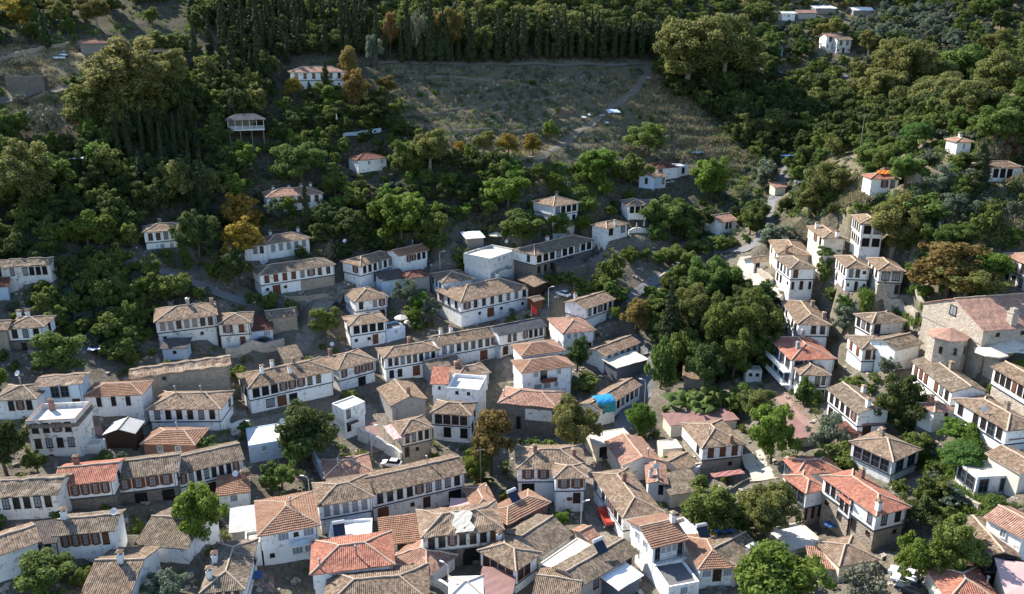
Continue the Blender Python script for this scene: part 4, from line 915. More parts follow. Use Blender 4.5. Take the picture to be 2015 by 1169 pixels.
def crown_frond(seed, R=3.0, H=4.0, n=34):
    r = np.random.default_rng(seed); Q = []; T = []
    for i in range(n):
        th = r.random()*6.28; el = .35+1.0*r.random(); L = R*(.8+.5*r.random()); o = r.normal(size=2)*.9
        d = np.array([math.cos(th), math.sin(th)]); side = np.array([-d[1], d[0], 0])
        P = []
        for k in range(8):
            a = k/7; x = L*a*math.cos(el*(1-.0*a)); z = H*.35+L*a*math.sin(el)*1.1-L*.75*a*a
            P.append(np.array([o[0]+d[0]*x, o[1]+d[1]*x, max(.2, z)]))
        t = r.random()
        for k in range(7):
            w0 = .48*math.sin(math.pi*min(1, (k+.4)/7.5)); w1 = .48*math.sin(math.pi*min(1, (k+1.4)/7.5))
            for sgn in (-1, 1):
                dz = np.array([0, 0, -.16])
                Q += [P[k], P[k+1], P[k+1]+side*w1*sgn+dz, P[k]+side*w0*sgn+dz]; T += [min(1, t*.5+.5*r.random())]*4
    return np.array(Q), np.array(T), None, None
def trunk_mesh(seed, H, r0, lean=.25, limbs=4, top=.62, mat='bark', crown_r=2.0):
    r = np.random.default_rng(seed); m = MB()
    a = r.normal(size=2)*lean
    P = [(0, 0, -1.2), (a[0]*.1, a[1]*.1, H*.15), (a[0]*.5, a[1]*.5, H*top*.6), (a[0], a[1], H*top)]
    m.tube(P, [r0*1.25, r0, r0*.72, r0*.35], 7)
    for i in range(limbs):
        th = 6.28*i/limbs+r.random(); z = H*top*(.45+.4*r.random()); L = crown_r*(.6+.3*r.random())
        b = np.array([a[0]*.5, a[1]*.5, z])
        m.tube([b, b+np.array([math.cos(th)*L*.5, math.sin(th)*L*.5, L*.45]), b+np.array([math.cos(th)*L, math.sin(th)*L, L*.75])], [r0*.5, r0*.3, r0*.1], 5)
    return m.mesh('trunk', mat)

KIND = {}        # kind -> (list of (crown mesh, trunk mesh), R0, H0, words)
def add_kind(key, gen, mat, R0, H0, nvar, trunk, name, cat, words, **kw):
    L = []
    for i in range(nvar):
        sd_ = hash(key) % 1000 if False else sum(map(ord, key))*13+i
        q, t, cv, cf = gen(sd_, R=R0, H=H0, **kw)
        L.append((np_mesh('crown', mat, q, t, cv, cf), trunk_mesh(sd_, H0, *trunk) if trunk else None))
    KIND[key] = (L, R0, H0, name, cat, words)
add_kind('green', crown_broad, 'leaf_green', 4.0, 8.0, 4, (.26, .3, 4), 'broadleaf_tree', 'tree', 'leafy green tree', z0=1.2)
add_kind('bright', crown_broad, 'leaf_bright', 4.0, 7.5, 4, (.24, .3, 4), 'broadleaf_tree', 'tree', 'bright green tree', z0=1.0, leaf=.36, per=180)
add_kind('dark', crown_broad, 'leaf_dark', 4.2, 9.0, 4, (.28, .3, 4), 'broadleaf_tree', 'tree', 'dark green tree', z0=1.2, leaf=.34, per=180)
add_kind('olive', crown_broad, 'leaf_olive', 2.8, 4.8, 3, (.24, .3, 4, .6, 'bark', 1.4), 'olive_tree', 'tree', 'silvery grey-green olive tree', z0=.9, leaf=.24, per=360, n=46)
add_kind('plane', crown_broad, 'leaf_plane', 5.2, 12.0, 3, (.4, .5, 5, .6, 'pale_bark', 3.0), 'plane_tree', 'tree', 'yellowing olive-green tree', z0=1.8, n=96, leaf=.36, per=150, lumpy=1.2)
add_kind('yellow', crown_broad, 'leaf_yellow', 3.2, 7.5, 2, (.22, .3, 4), 'broadleaf_tree', 'tree', 'yellow-leaved tree', z0=1.4, n=48, leaf=.34, lumpy=1.2, per=190)
add_kind('autumn', crown_broad, 'leaf_autumn', 3.6, 7.5, 2, (.24, .3, 4), 'broadleaf_tree', 'tree', 'tree turning orange-brown', z0=1.0, n=60, leaf=.32)
add_kind('rust', crown_broad, 'leaf_rust', 2.6, 5.0, 1, (.18, .3, 4), 'broadleaf_tree', 'tree', 'dark red-leaved tree', z0=.5, n=44, leaf=.28, per=300)
add_kind('bush', crown_broad, 'leaf_green', 1.9, 3.0, 3, (.1, .2, 3), 'garden_bush', 'bush', 'green bush', z0=.1, n=32, leaf=.28, per=420)
add_kind('greybush', crown_broad, 'leaf_olive', 1.9, 2.8, 2, (.1, .2, 3), 'garden_bush', 'bush', 'grey-green bush', z0=.1, n=30, leaf=.22, per=450)
add_kind('bare', crown_broad, 'leaf_bare', 2.4, 4.0, 2, (.14, .3, 6, .6, 'pale_bark', 1.6), 'thin_tree', 'tree', 'thin brownish half-bare tree', z0=.6, n=44, leaf=.22, per=190)
add_kind('cypress', crown_cypress, 'leaf_cypress', 1.25, 14.0, 4, (.2, .05, 0, .5), 'cypress', 'cypress', 'tall narrow dark cypress')
add_kind('pine', crown_pine, 'leaf_pine', 4.2, 8.0, 3, (.3, .4, 5, .75, 'bark', 2.6), 'stone_pine', 'pine tree', 'domed bright green pine')
add_kind('ballpine', crown_broad, 'leaf_pine', 4.0, 7.5, 2, (.3, .3, 5, .6, 'bark', 2.6), 'stone_pine', 'pine tree', 'rounded bright green pine', z0=.8, n=92, leaf=.26, per=330)
add_kind('conifer', crown_conifer, 'leaf_cypress', 2.6, 13.0, 2, (.22, .05, 0, .8), 'conifer', 'conifer', 'dark pointed conifer')
add_kind('frond', crown_frond, 'leaf_green', 3.0, 4.0, 2, (.2, .2, 0, .35), 'frond_plant', 'palm', 'clump of long arching fronds')

TREES = []     # (x, y, radius, label landmark stuff)
CAMP = np.array([0, 0, CAMZ])
def proj(p):
    d = np.array(p, float)-CAMP
    zc = d[1]*CP-d[2]*SPN; yc = d[1]*SPN+d[2]*CP
    return PW/2+FPX*d[0]/zc, PH/2-FPX*yc/zc, zc
def plant(kind, p, Ht, Wd, label=None, group=None):
    L, R0, H0, name, cat, words = KIND[kind]
    cr, tr = random.choice(L)
    root = empty(name, (p[0], p[1], p[2]-.1), random.random()*6.28, label, cat, group)
    s = Wd/2/R0; sz = Ht/H0
    if kind == 'cypress': s *= random.uniform(.75, 1.4); sz *= random.uniform(.8, 1.15); root.rotation_euler = (random.gauss(0, .03), random.gauss(0, .03), root.rotation_euler.z)
    elif kind not in ('frond', 'bush'): root.rotation_euler = (random.gauss(0, .05), random.gauss(0, .05), root.rotation_euler.z)
    root.scale = (s, s, sz)
    if tr: child('trunk', tr, root)
    child('crown', cr, root)
    TREES.append((p[0], p[1], Wd/2)); return root
PLANTED = []
def T(kind, x, top, bot, w):
    p = hit(x, bot); zc = proj(p)[2]
    d = np.linalg.norm(p-CAMP); dep = math.asin(max(-1, min(1, (CAMZ-p[2])/d)))
    Wd = w*zc/FPX
    vis = (bot-top)*zc/FPX
    Ht = max(1.2, (vis-Wd*.30*math.sin(max(0, dep)))/math.cos(dep))
    r = plant(kind, p, Ht, Wd); PLANTED.append((r, kind, x, (top+bot)/2, bot, w, Ht))
# ------------------------------------------------------------------ lay the houses out, level the ground under them
make_frames(); carve()
# church platform
CH = frame_of([(1856,600),(1936,650),(2075,639)], 9.5, 17.0); CH['h'] = 9.5; FRAMES.append(CH)
def inpoly(x, y, poly):
    x = np.asarray(x); y = np.asarray(y); r = np.zeros(x.shape, bool); n = len(poly)
    for i in range(n):
        x0, y0 = poly[i]; x1, y1 = poly[(i+1) % n]
        c = ((y0 > y) != (y1 > y)) & (x < (x1-x0)*(y-y0)/((y1-y0) if y1 != y0 else 1e-9)+x0); r ^= c
    return r
# ---- ground sheet with soil colours
PXX = np.zeros_like(GX); PYY = np.zeros_like(GX)
_zc = GY*CP-(GZ-CAMZ)*SPN; _yc = GY*SPN+(GZ-CAMZ)*CP
_ok = _zc > 5
PXX = np.where(_ok, PW/2+FPX*GX/np.where(_ok, _zc, 1), -9999); PYY = np.where(_ok, PH/2-FPX*_yc/np.where(_ok, _zc, 1), 9999)
jx = (vnoise(GX/6, GY/6, 5)-.5)*40; jy = (vnoise(GX/6, GY/6, 6)-.5)*26
soil = np.zeros(GX.shape+(3,)); soil[:] = (0.050, 0.050, 0.028)
def paint(poly, c, j=1.0): soil[inpoly(PXX+jx*j, PYY+jy*j, poly)] = c
FIELD = [(730,118),(1290,122),(1340,190),(1480,330),(1420,360),(1330,320),(1230,330),(1130,420),(1060,370),(900,310),(800,270),(740,200)]
KNOLL = [(-80,92),(120,88),(250,95),(230,140),(170,170),(215,230),(200,260),(90,230),(-80,260)]
paint([(-300,480),(2300,430),(2300,1400),(-300,1400)], (0.205, 0.178, 0.142))
paint([(100,560),(300,520),(470,570),(300,640),(240,720),(90,640)], (0.055, 0.055, 0.032))
paint([(1560,180),(2300,150),(2300,520),(1900,560),(1780,520),(1640,430),(1500,420),(1560,330)], (0.170, 0.145, 0.085))
paint([(1300,-60),(2300,-60),(2300,160),(1700,170),(1480,130),(1480,60)], (0.17, 0.145, 0.085)); paint([(1930,290),(2100,250),(2100,400),(1990,350)], (0.36, 0.29, 0.19)); paint([(1830,415),(2100,380),(2100,480),(1900,470)], (0.30, 0.25, 0.15)); paint([(1600,360),(1720,340),(1720,400),(1640,410)], (0.26, 0.23, 0.14))
paint(FIELD, (0.150, 0.124, 0.078)); paint([(1255,150),(1300,150),(1400,235),(1490,325),(1440,345),(1330,270),(1220,205)], (0.27, 0.225, 0.125), .7); paint([(860,245),(960,240),(1090,300),(1000,325),(880,312)], (0.23, 0.19, 0.11)); paint([(1110,330),(1160,320),(1190,370),(1140,385)], (0.22, 0.20, 0.09)); paint(KNOLL, (0.40, 0.33, 0.19)); paint([(-50,95),(200,95),(140,150),(-50,160)], (0.40, 0.33, 0.19), .6)
paint([(1000,-10),(1120,20),(1110,60),(1020,40)], (0.36, 0.30, 0.20)); paint([(780,-20),(980,-20),(960,40),(820,30)], (0.20, 0.17, 0.11)); paint([(1700,0),(1850,0),(1850,22),(1720,20)], (0.33, 0.27, 0.17))
paint([(1700,640),(1830,640),(1760,600),(1690,560)], (0.30, 0.26, 0.18)); paint([(1480,740),(1560,760),(1620,870),(1540,820)], (0.26, 0.20, 0.15)); paint([(1190,770),(1360,770),(1350,870),(1220,880)], (0.22, 0.19, 0.15))
paint([(1780,900),(1930,900),(1960,1010),(1860,1010)], (0.17, 0.16, 0.09))
nx_, ny_ = GX.shape
idx = np.arange(nx_*ny_).reshape(nx_, ny_)
fq = np.stack([idx[:-1, :-1], idx[1:, :-1], idx[1:, 1:], idx[:-1, 1:]], -1).reshape(-1, 4)
me = bpy.data.meshes.new('ground')
me.vertices.add(nx_*ny_); me.vertices.foreach_set('co', np.stack([GX, GY, GZ], -1).astype(np.float32).ravel())
me.loops.add(len(fq)*4); me.loops.foreach_set('vertex_index', fq.astype(np.int32).ravel())
me.polygons.add(len(fq)); me.polygons.foreach_set('loop_start', (np.arange(len(fq))*4).astype(np.int32)); me.polygons.foreach_set('loop_total', np.full(len(fq), 4, np.int32))
me.polygons.foreach_set('use_smooth', np.ones(len(fq), bool)); me.update(calc_edges=True)
ca = me.color_attributes.new('soil', 'FLOAT_COLOR', 'POINT')
ca.data.foreach_set('color', np.concatenate([soil, np.ones(soil.shape[:2]+(1,))], -1).astype(np.float32).ravel())
a = NT('ground', 0.97, 0.05)
vc = a.n('VertexColor', layer_name='soil').outputs[0]
base = a.mix(a.ramp(a.noise(0.35, 7), [(0.40, g3(0)), (0.62, g3(.75))]), vc, a.mix(0.5, vc, (0.085, 0.085, 0.040)))
base = a.mix(a.ramp(a.noise(1.7, 8, rough=.75), [(0.35, g3(.8)), (0.55, g3(0))]), base, a.mix(.6, vc, (0.03, 0.026, 0.018)))
base = a.mix(a.ramp(a.noise(2.6, 6, rough=.8), [(0.58, g3(0)), (0.72, g3(.55))]), base, (0.33, 0.29, 0.21))
vo = a.n('TexVoronoi'); a.l(a.pos(), vo.inputs['Vector']); vo.inputs['Scale'].default_value = 1.7; sp_ = a.n('SeparateColor'); a.l(vo.outputs['Color'], sp_.inputs[0])
base = a.mix(a.math('MULTIPLY', sp_.outputs[0], .30), base, (0.05, 0.045, 0.035)); base = a.mix(a.math('MULTIPLY', sp_.outputs[1], .22), base, (0.40, 0.36, 0.29))
a.bump(a.noise(1.3, 8, rough=.75), 1.0, 0.5); a.col(base)
me.materials.append(MATS['ground'])
go = bpy.data.objects.new('ground', me); C.objects.link(go); tag(go, kind='structure')

# ---- draped strips
def resample(P, step=1.2):
    P = np.array(P, float); seg = np.r_[0, np.cumsum(np.linalg.norm(np.diff(P, axis=0), axis=1))]
    n = max(2, int(seg[-1]/step)+1); t = np.linspace(0, seg[-1], n)
    out = np.stack([np.interp(t, seg, P[:, k]) for k in range(2)], 1)
    for _ in range(3):
        out[1:-1] = (out[:-2]+2*out[1:-1]+out[2:])/4
    return out
STRIPS = []
def strip(name, mat, pix, w, lift=.10, kind='structure', edge=0.25):
    P = resample([hit(*p)[:2] for p in pix]); STRIPS.append((P, w))
    n = len(P); m = MB(); nc = 5; vs = []
    for i in range(n):
        d = P[min(i+1, n-1)]-P[max(i-1, 0)]; d /= np.linalg.norm(d)+1e-9; nr = np.array([-d[1], d[0]])
        zc_ = gz(*P[i])
        for k in range(nc):
            off = w*(k/(nc-1)-.5)*(1+edge*(vnoise(np.array(i/3.), np.array(k*7.), 9)-.5)); q = P[i]+nr*off
            vs.append((q[0], q[1], max(gz(*q), zc_-.25)+lift*(1 if 0 < k < nc-1 else -.6)))
    m.add(vs, [(i*nc+k, i*nc+k+1, (i+1)*nc+k+1, (i+1)*nc+k) for i in range(n-1) for k in range(nc-1)])
    o = m.build(name, mat); tag(o, kind=kind); return o
plain('asphalt', (0.17, 0.17, 0.175), .9, .25, 1.5); plain('dust_path', (0.15, 0.135, 0.11), .95, .3, 1.2); plain('pale_paving', (0.46, 0.42, 0.35), .9, .3, 1.0); plain('rose_paving', (0.26, 0.17, 0.145), .9, .25, 1.0)
strip('valley_road', 'asphalt', [(1225,592),(1250,577),(1290,552),(1325,531),(1350,511),(1395,498),(1440,492),(1478,487),(1500,470),(1510,430),(1530,380),(1548,335),(1558,310)], 3.6, .12)
strip('village_lane', 'pale_paving', [(1470,505),(1462,530),(1478,545),(1505,566),(1530,586),(1548,600)], 4.2)
strip('hill_trail', 'dust_path', [(1276,124),(1268,150),(1250,180),(1222,200),(1185,228),(1135,258),(1095,290),(1062,318),(1035,335)], 2.6)
strip('terrace_path', 'dust_path', [(745,124),(860,124),(1000,127),(1120,128),(1230,127),(1290,124)], 2.2)
strip('hillside_path', 'asphalt', [(148,504),(200,512),(272,519),(321,536),(370,552),(430,575),(500,600)], 3.2)
strip('village_street', 'cobble', [(592,700),(598,670),(612,640),(630,605),(655,590),(672,560)], 4.5)
strip('village_street', 'cobble', [(1168,860),(1160,905),(1163,950),(1172,1000),(1192,1040),(1212,1090),(1232,1150)], 4.6)
strip('village_street', 'asphalt', [(1215,860),(1248,805),(1270,760),(1285,712),(1265,690),(1240,668)], 4.6)
strip('cobbled_lane', 'pale_paving', [(1478,892),(1492,915),(1508,945)], 5.0)
strip('village_street', 'cobble', [(440,800),(470,815),(520,835),(590,815),(700,835),(742,800),(748,860),(770,900)], 4.2)
strip('brick_lane', 'rose_paving', [(722,830),(735,860),(750,890)], 6.5, .14)
strip('stone_lane', 'cobble', [(985,700),(1000,730),(1010,755)], 3.2, .14)
strip('valley_upper_road', 'asphalt', [(1490,134),(1540,143),(1600,150),(1660,151),(1702,147)], 3.6)
strip('knoll_track', 'dust_path', [(-30,208),(40,192),(110,178),(160,165),(200,148)], 3.4)
strip('stepped_lane', 'rose_paving', [(1535,775),(1560,810),(1585,850)], 3.0)
strip('brick_yard', 'rose_paving', [(178,842),(200,840)], 9, .1); strip('courtyard', 'rose_paving', [(490,1140),(540,1150)], 5, .1)
strip('courtyard', 'rose_paving', [(560,930),(610,935)], 5.5, .1)

build_houses()

# ------------------------------------------------------------------ the stone church
def church():
    O, u, v, W, D, ze = [CH[k] for k in ('O', 'u', 'v', 'W', 'D', 'ze')]
    c = O+u*W/2+v*D/2
    root = empty('church', (c[0], c[1], ze-9.5), math.atan2(u[1], u[0]), 'large stone church with a rosy gabled roof at the right edge', 'church')
    block(root, CH, roof='gu', rc='church_roof', wall='pale_stone', band=False, F='-s--s--s', over=.3, pitch=.42)
    Ri = rootM(root).inverted()
    # arched window high in the west gable, buttress chimney
    p = O+v*D*.5; yaw = math.atan2(-v[1], -v[0])
    put_opening(root, Ri, 'A', (p[0]-u[0]*.02, p[1]-u[1]*.02, ze+1.2), yaw, (1.0, 1.0))
    m = MB(); q = O+u*7.0+v*1.2; Rm = np.array([[u[0], v[0], 0], [u[1], v[1], 0], [0, 0, 1]])
    m.box((q[0], q[1], ze+1.0), (.7, .7, 1.7), Rm); m.box((q[0], q[1], ze+2.75), (.85, .85, .1), Rm); m.box((q[0], q[1], ze+3.2), (.5, .5, .36), Rm)
    m.build('bell_cote', 'pale_stone', root, Ri)
    # polygonal apse
    A = hit(1888, 726); top = ze-2.4
    ap = O-u*3.4+v*D*.28
    n = 8; R = 3.5
    poly = [(ap[0]+R*math.cos(6.283*(k+.5)/n), ap[1]+R*math.sin(6.283*(k+.5)/n)) for k in range(n)]
    zb = min(gz(*q) for q in poly)-1
    m = MB(); m.prism(poly, zb, top); m.build('apse_wall', 'pale_stone', root, Ri)
    rf = MB(); apx = np.array([ap[0], ap[1], top+1.5])
    for k in range(n):
        a = np.array([*poly[k], top]); b = np.array([*poly[(k+1) % n], top]); cc = np.array([ap[0], ap[1], top])
        a2 = cc+(a-cc)*1.1; b2 = cc+(b-cc)*1.1; facet(rf, a2, b2, apx, apx, False, .03)
    r_ = rf.build('apse_roof', 'church_roof', root, Ri)
    for k in range(n):
        a = np.array(poly[k]); b = np.array(poly[(k+1) % n]); mid = (a+b)/2; d = (b-a)/np.linalg.norm(b-a); nr = np.array([d[1], -d[0]])
        if (mid-ap) @ nr < 0: d = -d; nr = -nr
        if nr[1] < -.2:
            put_opening(root, Ri, 's', (mid[0]+nr[0]*.02, mid[1]+nr[1]*.02, top-2.2), math.atan2(d[1], d[0]), (.8, 1.9))
    return root
church_root = church()

# ------------------------------------------------------------------ free walls
def garden_wall(label, pix, h, mat='stone', th=.45, cat='wall', name='garden_wall', cap=None):
    P = resample([hit(*p)[:2] for p in pix], 1.5); n = len(P)
    c = P[n//2]; root = empty(name, (c[0], c[1], gz(*c)), 0, label, cat); Ri = rootM(root).inverted()
    m = MB(); k = MB()
    for i in range(n-1):
        a, b = P[i], P[i+1]; d = (b-a)/np.linalg.norm(b-a); nr = np.array([-d[1], d[0]])*th/2
        za, zb_ = gz(*a)+h+jit(a, .2), gz(*b)+h+jit(b, .2)
        q = [a-nr, b-nr, b+nr, a+nr]
        m.prism(q, min(gz(*a), gz(*b))-1.0, [za, zb_, zb_, za])
        nr2 = nr*1.2; q = [a-nr2, b-nr2, b+nr2, a+nr2]
        k.prism(q, [za+.001, zb_+.001, zb_+.001, za+.001], [za+.13, zb_+.13, zb_+.13, za+.13])
    m.build('wall_body', mat, root, Ri); k.build('coping', cap or mat, root, Ri); return root
garden_wall('long retaining stone wall below the twin-roofed house', [(1722,585),(1745,600),(1775,618),(1800,640)], 3.0, 'pale_stone', .6)
garden_wall('low stone wall around the terrace above the church gable', [(1790,570),(1800,590),(1830,625)], 1.2, 'pale_stone')
garden_wall('high stone retaining wall along the lane below the right edge house', [(1935,735),(1965,765),(2000,795),(2040,820)], 4.0, 'pale_stone', .7)
garden_wall('stone terrace wall under the church apse', [(1795,690),(1822,712),(1850,735)], 2.0, 'pale_stone')
garden_wall('curved white garden wall by the crumbling house at bottom centre', [(782,1105),(810,1128),(850,1152),(885,1172)], 1.7, 'old_white', .4)
garden_wall('white wall beside the pink awning lane, centre left', [(705,866),(740,880),(775,900),(790,915)], 2.6, 'old_white', .4)
garden_wall('stone wall under the corner wing and its parked blue car', [(445,702),(480,700),(530,690),(560,684)], 2.2, 'pale_stone', .6)
garden_wall('crumbling stone wall beside the dark left-hand path', [(275,520),(300,528),(316,538)], 1.2, 'pale_stone', .6)
garden_wall('pale stone wall bordering the lane to the white outhouse', [(1468,523),(1480,530),(1500,545),(1520,560)], 1.5, 'pale_stone', .5)
garden_wall('low stone wall around the straw knoll at upper left', [(-10,128),(45,108),(95,97),(138,91)], 1.3, 'stone', .6)
garden_wall('white terrace wall below the closed parasols', [(1236,462),(1262,458),(1300,452),(1325,446)], 1.2, 'old_white', .4)
garden_wall('low kerb wall along the bend of the valley road', [(1295,551),(1330,528),(1352,516)], .7, 'pale_stone', .5)
garden_wall('white wall with square piers below the house with three brown windows', [(1352,938),(1375,950),(1378,925),(1400,918)], 2.4, 'white', .3)
garden_wall('stone wall on the lane right of the veranda house', [(1840,960),(1880,985),(1925,1010)], 1.6, 'stone', .5)
garden_wall('whitewashed yard wall left of the rosy hip roof behind the long house', [(615,905),(625,925),(636,945)], 2.6, 'blue_white', .35)
garden_wall('pale rubble wall in the garden left of the big dark garden tree', [(440,838),(465,850),(492,846)], 2.0, 'old_white', .6)
garden_wall('stone wall below the white house on bare stone', [(560,592),(600,592),(640,586),(668,582)], 1.0, 'stone', .4)
garden_wall('white wall of the kitchen terrace beside the grey tent', [(152,885),(180,884),(205,878)], 1.4, 'blue_white', .35)
garden_wall('stone wall at the edge of the sloping field above the trail', [(905,330),(960,322),(1020,318),(1070,312)], .9, 'stone', .6)
garden_wall('white parapet of the shaded hillside cafe terrace', [(675,268),(700,265),(735,262),(750,258)], 1.0, 'blue_white', .4)

garden_wall('upper stone terrace wall across the dry field', [(838,152),(900,153),(960,158),(1020,163),(1085,172)], .5, 'dark_stone', .5)
garden_wall('middle stone terrace wall across the dry field', [(800,226),(880,220),(960,211),(1040,200),(1110,190)], .55, 'dark_stone', .5)
garden_wall('lower stone terrace wall across the dry field', [(900,262),(960,255),(1020,262),(1075,250)], .6, 'stone', .5)
# ------------------------------------------------------------------ veranda on stilts
def veranda():
    A = hit(452, 288); B = on_plane(511, 281, A[2]); u = np.array([math.cos(.32), math.sin(.32)]); v = np.array([-u[1], u[0]])
    W = 11.0; D = 6.0; O = A[:2]; zf = A[2]+5.0
    root = empty('veranda_pavilion', (O[0]+u[0]*W/2+v[0]*D/2, O[1]+u[1]*W/2+v[1]*D/2, A[2]), .32, 'open white-railed veranda on tall stilts under a dark slate roof', 'pavilion')
    Ri = rootM(root).inverted()
    def W3(s, t, z): p = O+u*s+v*t; return np.array([p[0], p[1], z])
    f = dict(O=O, u=u, v=v, W=W, D=D, ze=zf+3.0, h=.2); 
    m = MB(); m.prism([W3(0, 0, 0), W3(W, 0, 0), W3(W, D, 0), W3(0, D, 0)], zf-.3, zf); m.build('deck', 'white_trim', root, Ri)
    for s in (.4, 3.6, 7.0, W-.4):
        m = MB(); m.tube([W3(s, .4, gz(*W3(s, .4, 0)[:2])-1), W3(s, .4, zf-.3)], .14, 6); m.build('stilt', 'grey_wood', root, Ri)
    for s in np.linspace(.15, W-.15, 6):
        m = MB(); m.tube([W3(s, .15, zf), W3(s, .15, zf+3.0)], .09, 6); m.build('post', 'white_trim', root, Ri)
    m = MB()
    for z in (.35, .7, 1.05): m.tube([W3(.1, .08, zf+z), W3(W-.1, .08, zf+z)], .05, 5)
    for s in np.arange(.3, W, .3): m.tube([W3(s, .08, zf), W3(s, .08, zf+1.05)], .03, 4)
    m.build('railing', 'white_trim', root, Ri)
    m = MB(); m.prism([W3(0, D-.2, 0), W3(W, D-.2, 0), W3(W, D, 0), W3(0, D, 0)], zf, zf+3); m.build('back_wall', 'grey_wood', root, Ri)
    rf = MB(); o = .6; z0 = zf+3; zr = z0+1.6
    e = [W3(-o, -o, z0), W3(W+o, -o, z0), W3(W+o, D+o, z0), W3(-o, D+o, z0)]; r0 = W3(D*.45, D/2, zr); r1 = W3(W-D*.45, D/2, zr)
    for q in [(e[0], e[1], r1, r0), (e[1], e[2], r1, r1), (e[2], e[3], r0, r1), (e[3], e[0], r0, r0)]: facet(rf, *q)
    rf.build('roof', 'slate', root, Ri); FRAMES.append(f)
    HOUSES.append(dict(label='x', frames=[f], root=root))
veranda()
